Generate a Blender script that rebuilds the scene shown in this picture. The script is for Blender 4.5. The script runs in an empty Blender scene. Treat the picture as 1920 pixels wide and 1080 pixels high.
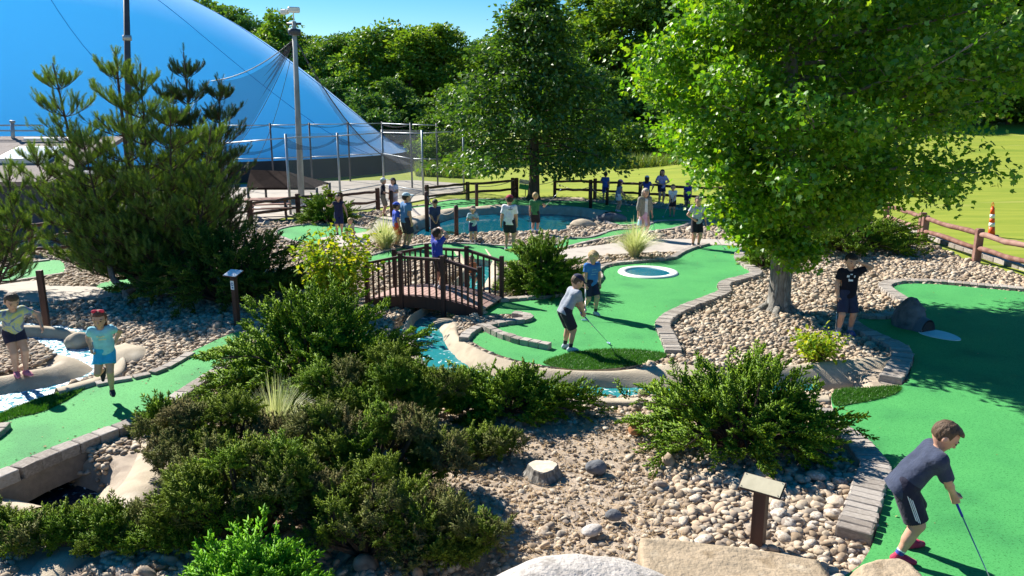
import bpy, math, random
import numpy as np
from mathutils import Vector, Matrix

SC = bpy.context.scene
COL = SC.collection
R = math.radians
random.seed(7)
rng = np.random.default_rng(11)

# ------------------------------------------------------------------ camera, sky, sun, exposure
CAM_H, FPX = 4.2, 1450.0
PITCH = math.atan(332.0 / FPX)
cd = bpy.data.cameras.new('camera')
cd.sensor_width = 36.0
cd.lens = 36.0 * FPX / 1920.0
cd.clip_start, cd.clip_end = 0.1, 2000.0
cam = bpy.data.objects.new('camera', cd)
cam.location = (0, 0, CAM_H)
cam.rotation_euler = (math.pi / 2 - PITCH, 0, 0)
COL.objects.link(cam)
SC.camera = cam

SUN_EL, SUN_AZ = R(38.0), R(-46.0)          # azimuth from +Y towards +X: the sun stands far left, behind the scene
world = bpy.data.worlds.new('World')
SC.world = world
world.use_nodes = True
wn, wl = world.node_tree.nodes, world.node_tree.links
wn.clear()
sky = wn.new('ShaderNodeTexSky')
sky.sky_type = 'NISHITA'
sky.sun_disc = False
sky.sun_elevation = SUN_EL
sky.sun_rotation = SUN_AZ
sky.air_density, sky.dust_density, sky.ozone_density = 1.0, 0.0, 3.0
bg = wn.new('ShaderNodeBackground')
bg.inputs['Strength'].default_value = 0.058
wo = wn.new('ShaderNodeOutputWorld')
hsv = wn.new('ShaderNodeHueSaturation')
hsv.inputs['Saturation'].default_value = 1.55
wl.new(sky.outputs[0], hsv.inputs['Color'])
wl.new(hsv.outputs[0], bg.inputs[0])
wl.new(bg.outputs[0], wo.inputs[0])

sd = bpy.data.lights.new('sun', 'SUN')
sd.energy = 5.0
sd.angle = R(0.53)
sd.color = (1.0, 0.95, 0.86)
sun = bpy.data.objects.new('sun', sd)
SDIR = Vector((math.sin(SUN_AZ) * math.cos(SUN_EL), math.cos(SUN_AZ) * math.cos(SUN_EL), math.sin(SUN_EL)))
sun.rotation_euler = (-SDIR).to_track_quat('-Z', 'Y').to_euler()
sun.location = SDIR * 60
COL.objects.link(sun)

SC.view_settings.view_transform = 'Standard'
SC.view_settings.look = 'None'
SC.view_settings.gamma = 1.0
SC.view_settings.use_curve_mapping = False
SC.view_settings.exposure = 1.25

# ------------------------------------------------------------------ where things stand
_c, _s = math.cos(PITCH), math.sin(PITCH)
def ray(px, py):
    u, v = (px - 960.0) / FPX, -(py - 540.0) / FPX
    return Vector((u, _c + v * _s, -_s + v * _c))
def G(px, py, z=0.0):
    """ground point (height z) seen at a place of the photograph"""
    d = ray(px, py)
    t = (z - CAM_H) / d.z
    return Vector((d.x * t, d.y * t, z))
def D(px, py, y):
    """point at distance y seen at a place of the photograph"""
    d = ray(px, py)
    t = y / d.y
    return Vector((d.x * t, y, CAM_H + d.z * t))
def GP(pts, z=0.0):
    return [G(p[0], p[1], z) for p in pts]

def smooth_closed(pts, n=4):
    """Catmull-Rom through closed points"""
    out, m = [], len(pts)
    for i in range(m):
        a, b, c, d = pts[i - 1], pts[i], pts[(i + 1) % m], pts[(i + 2) % m]
        for k in range(n):
            t = k / n
            out.append(0.5 * ((2 * b) + (c - a) * t + (2 * a - 5 * b + 4 * c - d) * t * t + (3 * b - a - 3 * c + d) * t ** 3))
    return out
def smooth_open(pts, n=5):
    p = [pts[0] * 2 - pts[1]] + list(pts) + [pts[-1] * 2 - pts[-2]]
    out = []
    for i in range(1, len(p) - 2):
        a, b, c, d = p[i - 1], p[i], p[i + 1], p[i + 2]
        for k in range(n):
            t = k / n
            out.append(0.5 * ((2 * b) + (c - a) * t + (2 * a - 5 * b + 4 * c - d) * t * t + (3 * b - a - 3 * c + d) * t ** 3))
    out.append(p[-2].copy())
    return out
def resample(pts, step):
    out, acc = [pts[0].copy()], 0.0
    for a, b in zip(pts, pts[1:]):
        L = (b - a).length
        if L < 1e-9: continue
        while acc + L >= step:
            t = (step - acc) / L
            a = a.lerp(b, t); out.append(a.copy()); L = (b - a).length; acc = 0.0
            if L < 1e-9: break
        acc += L
    return out
def inpoly(P, poly):
    """P (n,2) inside polygon"""
    x, y = P[:, 0], P[:, 1]
    ins = np.zeros(len(P), bool)
    n = len(poly)
    for i in range(n):
        x1, y1 = poly[i][0], poly[i][1]
        x2, y2 = poly[(i + 1) % n][0], poly[(i + 1) % n][1]
        c = ((y1 > y) != (y2 > y))
        if abs(y2 - y1) < 1e-12: continue
        ins ^= c & (x < (x2 - x1) * (y - y1) / (y2 - y1) + x1)
    return ins
def dline(P, pts):
    """distance of points (n,2) to polyline"""
    best = np.full(len(P), 1e9)
    for a, b in zip(pts, pts[1:]):
        a2, b2 = np.array([a[0], a[1]]), np.array([b[0], b[1]])
        ab = b2 - a2; l2 = max(ab @ ab, 1e-9)
        t = np.clip(((P - a2) @ ab) / l2, 0, 1)
        best = np.minimum(best, np.linalg.norm(P - (a2 + t[:, None] * ab), axis=1))
    return best
def sstep(a, b, x):
    t = np.clip((x - a) / (b - a), 0, 1)
    return t * t * (3 - 2 * t)

# ------------------------------------------------------------------ materials
def _new(name):
    m = bpy.data.materials.new(name); m.use_nodes = True
    nt = m.node_tree
    return m, nt, nt.nodes, nt.links, nt.nodes['Principled BSDF']
def ramp(N, stops):
    r = N.new('ShaderNodeValToRGB')
    e = r.color_ramp.elements
    while len(e) < len(stops): e.new(0.5)
    for i, (p, c) in enumerate(stops):
        e[i].position = p; e[i].color = (*c, 1)
    return r
def M(name, cols, scale=8.0, rough=0.75, bump=0.0, bscale=60.0, spec=0.3, detail=4.0, metal=0.0, rnd=0.0, island=False, stretch=None, sheen=0.0):
    """cols: list of colours spread over noise; rnd: extra brightness change per object; island: colour per loose piece"""
    m, nt, N, L, b = _new(name)
    tc = N.new('ShaderNodeTexCoord')
    src = tc.outputs['Object']
    if stretch:
        mp = N.new('ShaderNodeMapping'); mp.inputs['Scale'].default_value = stretch
        L.new(src, mp.inputs[0]); src = mp.outputs[0]
    if len(cols) == 1: cols = [cols[0], cols[0]]
    nz = N.new('ShaderNodeTexNoise'); nz.inputs['Scale'].default_value = scale; nz.inputs['Detail'].default_value = detail
    L.new(src, nz.inputs['Vector'])
    k = len(cols)
    rp = ramp(N, [(0.3 + 0.4 * i / (k - 1), c) for i, c in enumerate(cols)])
    fac = nz.outputs['Fac']
    if island or rnd:
        g = N.new('ShaderNodeNewGeometry') if island else N.new('ShaderNodeObjectInfo')
        o = g.outputs['Random Per Island'] if island else g.outputs['Random']
        mx = N.new('ShaderNodeMath'); mx.operation = 'MULTIPLY_ADD'
        w = 1.0 if island else rnd
        ma = N.new('ShaderNodeMath'); ma.operation = 'MULTIPLY_ADD'
        L.new(o, ma.inputs[0]); ma.inputs[1].default_value = 0.5 * w; ma.inputs[2].default_value = -0.25 * w
        ad = N.new('ShaderNodeMath'); ad.operation = 'ADD'
        L.new(ma.outputs[0], ad.inputs[0]); L.new(fac, ad.inputs[1]); fac = ad.outputs[0]
    L.new(fac, rp.inputs[0])
    L.new(rp.outputs[0], b.inputs['Base Color'])
    b.inputs['Roughness'].default_value = rough
    b.inputs['Specular IOR Level'].default_value = spec
    b.inputs['Metallic'].default_value = metal
    if sheen: b.inputs['Sheen Weight'].default_value = sheen
    if bump:
        nb = N.new('ShaderNodeTexNoise'); nb.inputs['Scale'].default_value = bscale; nb.inputs['Detail'].default_value = 5
        L.new(src, nb.inputs['Vector'])
        bp = N.new('ShaderNodeBump'); bp.inputs['Strength'].default_value = bump; bp.inputs['Distance'].default_value = 0.02
        L.new(nb.outputs['Fac'], bp.inputs['Height']); L.new(bp.outputs[0], b.inputs['Normal'])
    return m
def LEAF(name, cols, trans=0.45, rough=0.45, spec=0.3, tint=(1.0, 1.0, 0.35), gloss=0.10):
    """leaf: diffuse front, light shining through, slight gloss; colour differs leaf by leaf"""
    m, nt, N, L, b = _new(name)
    out = N['Material Output']; N.remove(b)
    g = N.new('ShaderNodeNewGeometry')
    k = len(cols)
    rp = ramp(N, [(i / (k - 1), c) for i, c in enumerate(cols)])
    L.new(g.outputs['Random Per Island'], rp.inputs[0])
    df = N.new('ShaderNodeBsdfDiffuse'); L.new(rp.outputs[0], df.inputs[0])
    tr = N.new('ShaderNodeBsdfTranslucent')
    mul = N.new('ShaderNodeMix'); mul.data_type = 'RGBA'; mul.blend_type = 'MULTIPLY'; mul.inputs[0].default_value = 1.0
    L.new(rp.outputs[0], mul.inputs[6]); mul.inputs[7].default_value = (*tint, 1)
    gm = N.new('ShaderNodeMix'); gm.data_type = 'RGBA'; gm.blend_type = 'ADD'; gm.inputs[0].default_value = 0.0
    L.new(mul.outputs[2], tr.inputs[0])
    mx = N.new('ShaderNodeMixShader'); mx.inputs[0].default_value = trans
    L.new(df.outputs[0], mx.inputs[1]); L.new(tr.outputs[0], mx.inputs[2])
    gl = N.new('ShaderNodeBsdfGlossy'); gl.inputs['Roughness'].default_value = rough; gl.inputs['Color'].default_value = (1, 1, 1, 1)
    mg = N.new('ShaderNodeMixShader'); mg.inputs[0].default_value = gloss * spec
    L.new(mx.outputs[0], mg.inputs[1]); L.new(gl.outputs[0], mg.inputs[2])
    L.new(mg.outputs[0], out.inputs[0])
    return m

# ------------------------------------------------------------------ mesh helpers
def mesh_np(name, V, F, mat, smooth=False):
    V = np.asarray(V, np.float32); F = np.asarray(F, np.int32)
    me = bpy.data.meshes.new(name)
    k = F.shape[1]
    me.vertices.add(len(V)); me.vertices.foreach_set('co', V.ravel())
    me.loops.add(F.size); me.loops.foreach_set('vertex_index', F.ravel())
    me.polygons.add(len(F)); me.polygons.foreach_set('loop_start', np.arange(0, F.size, k, dtype=np.int32))
    if smooth: me.polygons.foreach_set('use_smooth', np.ones(len(F), bool))
    me.update(calc_edges=True)
    for m in (mat if isinstance(mat, (list, tuple)) else [mat]): me.materials.append(m)
    return me
def link(name, data, parent=None, loc=None, **tags):
    o = bpy.data.objects.new(name, data); COL.objects.link(o)
    if parent: o.parent = parent
    if loc is not None: o.location = loc
    for k, v in tags.items(): o[k] = v
    return o
def tag(o, label=None, cat=None, group=None, kind=None):
    if label: o['label'] = label
    if cat: o['category'] = cat
    if group: o['group'] = group
    if kind: o['kind'] = kind
    return o
def thing(name, label, cat, loc=(0, 0, 0), group=None, rz=0.0):
    o = bpy.data.objects.new(name, None); COL.objects.link(o)
    o.location = loc; o.rotation_euler = (0, 0, rz); o.empty_display_size = 0.2
    return tag(o, label, cat, group)
def dup_tree(o, parent=None):
    c = o.copy(); COL.objects.link(c)
    if parent: c.parent = parent
    for ch in list(o.children): dup_tree(ch, c)
    return c

class MB:
    def __init__(s): s.v, s.f, s.m = [], [], []
    def add(s, vs, fs, mi=0):
        k = len(s.v); s.v += [tuple(p) for p in vs]
        for f in fs: s.f.append(tuple(i + k for i in f)); s.m.append(mi)
    def box(s, c, size, rot=None, mi=0, bev=0.0):
        hx, hy, hz = size[0] / 2, size[1] / 2, size[2] / 2
        c = Vector(c)
        if bev <= 0:
            vs = [Vector((x * hx, y * hy, z * hz)) for z in (-1, 1) for y in (-1, 1) for x in (-1, 1)]
            fs = [(0, 2, 3, 1), (4, 5, 7, 6), (0, 1, 5, 4), (2, 6, 7, 3), (0, 4, 6, 2), (1, 3, 7, 5)]
        else:
            vs, fs = [], []
            b = min(bev, hx * .8, hy * .8, hz * .8)
            def ring(z, i):
                k = len(vs)
                X, Y = hx - i, hy - i
                vs.extend([Vector((-X + b, -Y, z)), Vector((X - b, -Y, z)), Vector((X, -Y + b, z)), Vector((X, Y - b, z)), Vector((X - b, Y, z)), Vector((-X + b, Y, z)), Vector((-X, Y - b, z)), Vector((-X, -Y + b, z))])
                return k
            ks = [ring(-hz, b * .7), ring(-hz + b, 0), ring(hz - b, 0), ring(hz, b * .7)]
            for a, d in zip(ks, ks[1:]):
                for j in range(8): fs.append((a + j, a + (j + 1) % 8, d + (j + 1) % 8, d + j))
            fs.append(tuple(ks[0] + j for j in range(7, -1, -1))); fs.append(tuple(ks[3] + j for j in range(8)))
        if rot is not None: vs = [rot @ p for p in vs]
        s.add([p + c for p in vs], fs, mi)
    def bar(s, a, b, w, d, up=(0, 0, 1), mi=0, bev=0.0):
        """box from a to b, width w (sideways) and depth d (along up)"""
        a, b = Vector(a), Vector(b)
        y = (b - a); L = y.length; y.normalize()
        x = y.cross(Vector(up))
        if x.length < 1e-4: x = y.cross(Vector((1, 0, 0)))
        x.normalize(); z = x.cross(y)
        rot = Matrix((x, y, z)).transposed()
        s.box((a + b) / 2, (w, L, d), rot, mi, bev)
    def tube(s, pts, rad, n=8, mi=0, cap=True, jit=0.0):
        pts = [Vector(p) for p in pts]
        k0 = len(s.v); m = len(pts)
        if not hasattr(rad, '__len__'): rad = [rad] * m
        t0 = (pts[1] - pts[0]).normalized()
        x = t0.orthogonal().normalized()
        vs = []
        for i, p in enumerate(pts):
            t = (pts[min(i + 1, m - 1)] - pts[max(i - 1, 0)]).normalized()
            x = (x - t * x.dot(t)).normalized(); y = t.cross(x)
            for j in range(n):
                a = 2 * math.pi * j / n
                r = rad[i] * (1 + (random.uniform(-jit, jit) if jit else 0))
                vs.append(p + x * math.cos(a) * r + y * math.sin(a) * r)
        fs = []
        for i in range(m - 1):
            for j in range(n):
                fs.append((i * n + j, i * n + (j + 1) % n, (i + 1) * n + (j + 1) % n, (i + 1) * n + j))
        if cap:
            fs.append(tuple(range(n - 1, -1, -1))); fs.append(tuple((m - 1) * n + j for j in range(n)))
        s.add(vs, fs, mi)
    def lathe(s, prof, c, n=16, mi=0, sx=1.0, sy=1.0):
        c = Vector(c); vs, fs = [], []
        for r, z in prof:
            for j in range(n):
                a = 2 * math.pi * j / n
                vs.append(c + Vector((r * sx * math.cos(a), r * sy * math.sin(a), z)))
        for i in range(len(prof) - 1):
            for j in range(n): fs.append((i * n + j, i * n + (j + 1) % n, (i + 1) * n + (j + 1) % n, (i + 1) * n + j))
        s.add(vs, fs, mi)
        s.add([], [])
        k = len(s.v) - len(vs)
        s.f.append(tuple(k + j for j in range(n - 1, -1, -1))); s.m.append(mi)
        s.f.append(tuple(k + (len(prof) - 1) * n + j for j in range(n))); s.m.append(mi)
    def prism(s, poly, z0, z1, mi=0):
        n = len(poly)
        vs = [(p[0], p[1], z0) for p in poly] + [(p[0], p[1], z1) for p in poly]
        fs = [tuple(range(n - 1, -1, -1)), tuple(range(n, 2 * n))] + [(i, (i + 1) % n, n + (i + 1) % n, n + i) for i in range(n)]
        s.add(vs, fs, mi)
    def grid(s, rows, mi=0, close=False):
        """rows of equally many points"""
        n = len(rows[0]); vs = [p for r in rows for p in r]; fs = []
        for i in range(len(rows) - 1):
            for j in range(n - (0 if close else 1)):
                fs.append((i * n + j, i * n + (j + 1) % n, (i + 1) * n + (j + 1) % n, (i + 1) * n + j))
        s.add(vs, fs, mi)
    def mesh(s, name, mats, smooth=False, off=None):
        me = bpy.data.meshes.new(name)
        v = s.v if off is None else [(p[0] - off[0], p[1] - off[1], p[2] - off[2]) for p in s.v]
        me.from_pydata(v, [], s.f)
        for m in (mats if isinstance(mats, (list, tuple)) else [mats]): me.materials.append(m)
        if len(me.materials) > 1: me.polygons.foreach_set('material_index', s.m)
        if smooth: me.polygons.foreach_set('use_smooth', [True] * len(me.polygons))
        me.update()
        return me
    def build(s, name, mats, parent=None, smooth=False, **tags):
        """points are world points; stored relative to the parent (or to zero)"""
        off = None
        if parent is not None:
            off = parent.location.copy(); q = parent.parent
            while q is not None: off += q.location; q = q.parent
        return link(name, s.mesh(name, mats, smooth, off), parent, **tags)

def frames(dirs, spin):
    """rotation matrices (n,3,3) taking local +Y to dirs, turned by spin round it"""
    d = dirs / np.maximum(np.linalg.norm(dirs, axis=1, keepdims=True), 1e-9)
    up = np.where(np.abs(d[:, 2:3]) > 0.95, np.array([[1.0, 0, 0]]), np.array([[0, 0, 1.0]]))
    x = np.cross(d, up); x /= np.linalg.norm(x, axis=1, keepdims=True)
    z = np.cross(x, d)
    c, s_ = np.cos(spin)[:, None], np.sin(spin)[:, None]
    x2 = x * c + z * s_; z2 = -x * s_ + z * c
    return np.stack([x2, d, z2], axis=2)
def stamp(pv, pf, pos, Rm, sc):
    """copies of a small shape: pv (k,3) pf (m,c) at pos (n,3) -> V, F"""
    pv = np.asarray(pv, float); pf = np.asarray(pf, int)
    sc = np.asarray(sc, float)
    if sc.ndim == 1: sc = np.repeat(sc[:, None], 3, axis=1)
    V = np.einsum('nij,nkj->nki', Rm, pv[None] * sc[:, None, :]) + pos[:, None, :]
    F = pf[None] + (np.arange(len(pos)) * len(pv))[:, None, None]
    return V.reshape(-1, 3), F.reshape(-1, pf.shape[1])
def cat_mesh(parts):
    V, F, k = [], [], 0
    for v, f in parts:
        V.append(v); F.append(np.asarray(f) + k); k += len(v)
    return np.concatenate(V), np.concatenate(F)
def ico(sub=1):
    import bmesh
    bm = bmesh.new(); bmesh.ops.create_icosphere(bm, subdivisions=sub, radius=1.0)
    V = np.array([v.co[:] for v in bm.verts]); F = np.array([[v.index for v in f.verts] for f in bm.faces]); bm.free()
    return V, F
def vnoise(P, seed=0, octaves=3, scale=1.0):
    """cheap smooth noise of points (n,3): sum of turned sines"""
    r = np.random.default_rng(seed); out = np.zeros(len(P)); amp = 1.0; f = scale
    for o in range(octaves):
        for _ in range(3):
            d = r.normal(size=3); d /= np.linalg.norm(d)
            out += amp * np.sin((P @ d) * f * 6.0 + r.uniform(0, 6.28)) / 3
        amp *= 0.5; f *= 2.1
    return out
# ================================================================== THE SETTING
# ---- outlines traced on the flat course (z = 0)
PXA = [(905,590),(940,566),(1000,562),(1050,557),(1095,547),(1118,536),(1131,522),(1127,510),(1142,500),(1180,495),(1240,490),(1268,485),(1284,475),(1308,466),(1332,460),(1388,462),(1392,469),(1378,478),(1382,492),(1406,510),(1398,518),(1362,527),(1345,536),(1347,548),(1325,558),(1285,573),(1245,592),(1229,608),(1231,622),(1240,642),(1246,660),(1240,672),(1180,686),(1115,692),(1060,690),(1015,684),(965,674),(925,661),(895,646),(886,636),(905,619),(950,610),(985,606),(1001,599),(990,592),(950,588)]
PXB = [(1604,602),(1625,617),(1660,634),(1700,652),(1714,670),(1708,692),(1692,722),(1620,728),(1566,732),(1560,760),(1580,800),(1620,824),(1652,858),(1672,885),(1664,915),(1652,962),(1636,1020),(1612,1060),(1560,1130),(2000,1160),(2300,900),(2250,620),(2050,560),(1920,547),(1850,541),(1760,533),(1700,532),(1676,536),(1674,542),(1690,553),(1714,567),(1735,580),(1700,594),(1660,599),(1620,598)]
PXC = [(450,622),(392,644),(352,664),(285,699),(215,713),(150,726),(60,750),(0,782),(-80,818),(-190,870),(-170,960),(0,895),(72,862),(180,820),(270,785),(335,741),(404,698),(450,672)]
PXD = [(-120,520),(0,503),(60,494),(112,488),(118,512),(60,521),(0,530),(-120,548)]
PXD2 = [(180,536),(222,524),(285,518),(292,530),(250,542),(212,550)]
PXE = [(518,438),(535,428),(580,422),(640,424),(690,430),(692,442),(640,456),(600,459),(555,453)]
PXF = [(690,492),(704,478),(790,459),(850,458),(900,459),(955,462),(1040,461),(1060,449),(1110,446),(1150,433),(1200,428),(1240,413),(1296,417),(1262,428),(1200,437),(1130,447),(1080,458),(1050,466),(1000,480),(945,492),(900,486),(830,482),(740,490)]
PXH = [(740,392),(800,385),(830,378),(880,374),(1000,376),(1110,379),(1200,388),(1330,398),(1330,414),(1240,414),(1165,423),(1120,406),(1070,391),(1000,388),(900,387),(860,391),(800,405)]
GREENS = {}
for k, px in dict(A=PXA, B=PXB, C=PXC, D=PXD, D2=PXD2, E=PXE, F=PXF, H=PXH).items():
    GREENS[k] = smooth_closed(GP(px), 3)
PATHS = [GP(p) for p in (
    [(-120,552),(0,534),(66,526),(75,533),(100,536),(178,538),(210,550),(228,553),(120,563),(60,566),(-120,572)],
    [(600,446),(690,434),(706,412),(745,395),(800,388),(805,400),(760,410),(735,425),(730,440),(690,456),(640,462)],
    [(1000,484),(1060,468),(1130,459),(1200,450),(1300,448),(1420,452),(1470,462),(1390,461),(1330,459),(1290,470),(1200,474),(1120,480),(1060,495)])]
PAD = GP([(-400,470),(300,445),(440,430),(556,402),(640,397),(722,387),(800,373),(872,357),(868,344),(780,338),(690,338),(580,340),(470,345),(300,352),(0,390),(-400,430)], 0.0)
STREAM = smooth_open(GP([(880,470),(905,505),(885,540),(850,575),(806,612),(792,645),(815,690),(885,727),(1000,742),(1150,744),(1300,741),(1440,736),(1545,736)], -0.3))
BROOK = smooth_open(GP([(-220,610),(20,632),(112,644),(166,676),(152,706),(96,738),(20,778),(-10,850),(50,905),(112,934),(70,985),(-60,1020),(-300,1060)], -0.3))
POND = smooth_closed(GP([(765,443),(790,428),(840,411),(880,404),(950,400),(1030,401),(1090,405),(1128,412),(1080,418),(1066,428),(1052,436),(960,438),(900,441),(835,446)], -0.12), 3)
FENCE_R = [G(1600,410), G(1660,425), G(1728,452), G(1830,489), G(1930,520), G(2080,566)]

def hill(x, y):
    return 0.05 * np.maximum(0, y - 28) * sstep(4, 22, x) + 0.02 * np.maximum(0, y - 60) * sstep(-10, 10, x)
def ground_z(P):
    x, y = P[:, 0], P[:, 1]
    z = hill(x, y) - 0.05
    near = (y < 40) & (np.abs(x) < 18)
    n = np.zeros(len(P)); Q = np.c_[P[near], np.zeros(near.sum())]
    n[near] = 0.018 * vnoise(Q, 5, 3, 0.35)
    z += n
    d = np.minimum(dline(P, STREAM), dline(P, BROOK))
    dp = dline(P, POND + [POND[0]]); ins = inpoly(P, POND)
    d2 = np.where(ins, -dp, dp)
    z = z - 0.95 * (1 - sstep(0.3, 0.62, d)) * (y < 33)
    z = z - 0.6 * (1 - sstep(-0.3, 0.1, d2))
    for k in GREENS.values():
        pass
    return z

m_dirt = M('dry_soil', [(0.30,0.24,0.18),(0.42,0.34,0.26),(0.24,0.19,0.15)], 3.0, 0.95, 0.7, 90)
m_lawn = M('mown_lawn', [(0.135,0.20,0.018),(0.25,0.285,0.034),(0.185,0.24,0.024),(0.33,0.325,0.075)], 0.5, 0.85, 0.6, 25, 0.15, 12, stretch=(0.25,1.6,1))
xs = np.concatenate([np.arange(-400, -40, 24), np.arange(-40, -16, 2.0), np.arange(-16, 16.01, 0.125), np.arange(18, 60, 2.0), np.arange(60, 401, 20)])
ys = np.concatenate([np.arange(-30, 4, 2.0), np.arange(4, 38.01, 0.125), np.arange(39, 100, 2.0), np.arange(104, 700, 30)])
X, Y = np.meshgrid(xs, ys)
Pg = np.c_[X.ravel(), Y.ravel()]
Zg = ground_z(Pg)
nx, ny = len(xs), len(ys)
ii, jj = np.meshgrid(np.arange(nx - 1), np.arange(ny - 1))
a = (jj * nx + ii).ravel()
Fg = np.c_[a, a + 1, a + nx + 1, a + nx]
me = mesh_np('ground', np.c_[Pg, Zg], Fg, [m_dirt, m_lawn], True)
cen = Pg[Fg].mean(axis=1)
# the gravel garden reaches to the rail fences; lawn beyond
GARDEN = [Vector((-60, -25, 0)), Vector((-60, 26, 0)), Vector((-13, 26, 0)), G(520,415), G(640,402), G(709,394), G(801,384), G(877,376), G(965,369), G(1040,368), G(1110,371), G(1200,378), G(1330,390), G(1500,398)] + FENCE_R + [Vector((22, 10, 0)), Vector((30, -25, 0))]
inside = inpoly(cen, GARDEN)
me.polygons.foreach_set('material_index', np.where(inside, 0, 1).astype(np.int32)); me.update()
tag(link('ground', me), kind='structure')

# ---- putting greens: sheets of carpet on a slab
m_turf = M('putting_carpet', [(0.014,0.145,0.028),(0.066,0.320,0.088),(0.034,0.230,0.052)], 38.0, 0.8, 0.35, 160, 0.25, 6)
def turf_wear(m):
    nt = m.node_tree; N, L = nt.nodes, nt.links
    b = N['Principled BSDF']; src = b.inputs['Base Color'].links[0].from_socket
    tc = N.new('ShaderNodeTexCoord')
    nz = N.new('ShaderNodeTexNoise'); nz.inputs['Scale'].default_value = 0.9; nz.inputs['Detail'].default_value = 9
    L.new(tc.outputs['Object'], nz.inputs['Vector'])
    rp = ramp(N, [(0.30, (0.62, 0.72, 0.76)), (0.45, (0.95, 0.97, 0.97)), (0.70, (1.18, 1.10, 1.08))])
    L.new(nz.outputs['Fac'], rp.inputs[0])
    mx = N.new('ShaderNodeMix'); mx.data_type = 'RGBA'; mx.blend_type = 'MULTIPLY'; mx.inputs[0].default_value = 1.0
    L.new(src, mx.inputs[6]); L.new(rp.outputs[0], mx.inputs[7]); L.new(mx.outputs[2], b.inputs['Base Color'])
turf_wear(m_turf)
m_slab = M('poured_concrete', [(0.34,0.29,0.23),(0.46,0.40,0.32),(0.38,0.33,0.27)], 5.0, 0.9, 0.5, 70)
for k, poly in GREENS.items():
    b = MB()
    n = len(poly)
    b.add([(p.x, p.y, 0.0) for p in poly], [tuple(range(n))], 0)
    b.add([(p.x, p.y, -0.002) for p in poly] + [(p.x, p.y, -0.30) for p in poly],
          [(n + i, n + (i + 1) % n, (i + 1) % n, i) for i in range(n)] + [tuple(range(2 * n - 1, n - 1, -1))], 1)
    tag(b.build('putting_green', [m_turf, m_slab]), kind='structure')
m_path = M('path_concrete', [(0.32,0.28,0.24),(0.43,0.38,0.325),(0.37,0.33,0.28)], 2.0, 0.9, 0.3, 90)
for poly in PATHS:
    b = MB(); q = smooth_closed(poly, 3); b.prism([(p.x, p.y) for p in q], -0.2, 0.004)
    tag(b.build('concrete_path', m_path), kind='structure')
b = MB(); b.prism([(p.x, p.y) for p in PAD], -0.2, 0.001)
tag(b.build('paved_yard', M('yard_concrete', [(0.28,0.25,0.21),(0.38,0.34,0.29),(0.32,0.285,0.24)], 0.8, 0.9, 0.4, 30)), kind='structure')

# ---- kerbs: every block a piece of its own
m_brick = M('kerb_paver', [(0.24,0.205,0.175),(0.33,0.29,0.25),(0.41,0.365,0.32)], 6.0, 0.9, 0.5, 45, rnd=0.9)
m_mortar = M('kerb_mortar', [(0.20,0.17,0.14),(0.27,0.23,0.19)], 12.0, 0.95, 0.4, 80)
BR = []
for k in range(4):
    b = MB(); b.box((0, 0, 0), (1, 1, 1), None, 0, 0.06)
    me = b.mesh('brick', m_brick)
    for v in me.vertices:
        v.co.x += random.uniform(-.02, .02); v.co.y += random.uniform(-.03, .03); v.co.z += random.uniform(-.02, .02)
    BR.append(me)
def kerb(label, line, step, width, height, z0=-0.06, gap=0.012, side=1, wall=None, group='kerbs round the putting greens', smooth=True):
    pts = smooth_open(line, 5) if smooth else line
    pts = resample(pts, step / 4)
    root = thing('block_kerb', label, 'kerb', (pts[0].x, pts[0].y, 0), group)
    base = MB(); rows = []
    for i, p in enumerate(pts):
        t = (pts[min(i + 1, len(pts) - 1)] - pts[max(i - 1, 0)]).normalized(); nrm = Vector((-t.y, t.x, 0)) * side
        i0, o0 = p + nrm * 0.02, p + nrm * (width - 0.02)
        zb = z0 - (wall or 0.06)
        rows.append([(i0.x, i0.y, zb), (i0.x, i0.y, z0 + 0.01), (o0.x, o0.y, z0 + 0.01), (o0.x, o0.y, zb)])
    base.grid(rows); base.build('kerb_footing', m_mortar, root)
    i = 0
    while i + 4 < len(pts):
        a, c = pts[i], pts[i + 4]; t = (c - a); L = t.length; t.normalize()
        nrm = Vector((-t.y, t.x, 0)) * side
        mid = (a + c) / 2 + nrm * (width / 2 + random.uniform(-.008, .008))
        o = link('brick', random.choice(BR), root)
        h = height + random.uniform(-.006, .006)
        o.location = Vector((mid.x, mid.y, z0 + h / 2)) - root.location
        o.rotation_euler = (random.gauss(0, .012), random.gauss(0, .012), math.atan2(t.y, t.x) + random.gauss(0, .012))
        o.scale = (max(L - gap, .02), width, h)
        i += 4
    return root
K = lambda px: GP(px)
kerb('pale block kerb on the near right edge of the middle green, beside the gravel', K([(1390,466),(1377,478),(1382,492),(1406,510),(1398,518),(1362,527),(1345,536),(1347,548),(1325,558),(1285,573),(1245,592),(1229,608),(1231,622),(1240,642),(1248,664)]), 0.115, 0.3, 0.13, side=1)
kerb('block kerb behind the middle green from the bridge past the white ringed hole', K([(938,567),(1000,562),(1050,557),(1095,547),(1118,536),(1131,522),(1127,510),(1142,500),(1180,495),(1240,490),(1268,485),(1284,475),(1308,466),(1332,460)]), 0.22, 0.2, 0.13, side=1)
kerb('block kerb looping round the small pebble island by the foot of the bridge', K([(878,640),(890,628),(905,619),(950,610),(985,606),(1001,599),(990,592),(950,588)]), 0.2, 0.2, 0.14, side=1)
kerb('curved row of low pavers crossing the lower corner of the middle green', K([(902,618),(925,630),(960,643),(1000,652),(1036,658)]), 0.21, 0.16, 0.13, z0=-0.02, side=1)
kerb('block kerb at the rear left of the right green beside the gravel', K([(1920,546),(1850,540),(1760,532),(1700,531),(1676,535),(1672,541),(1688,553),(1714,568)]), 0.16, 0.3, 0.12, side=-1)
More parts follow.
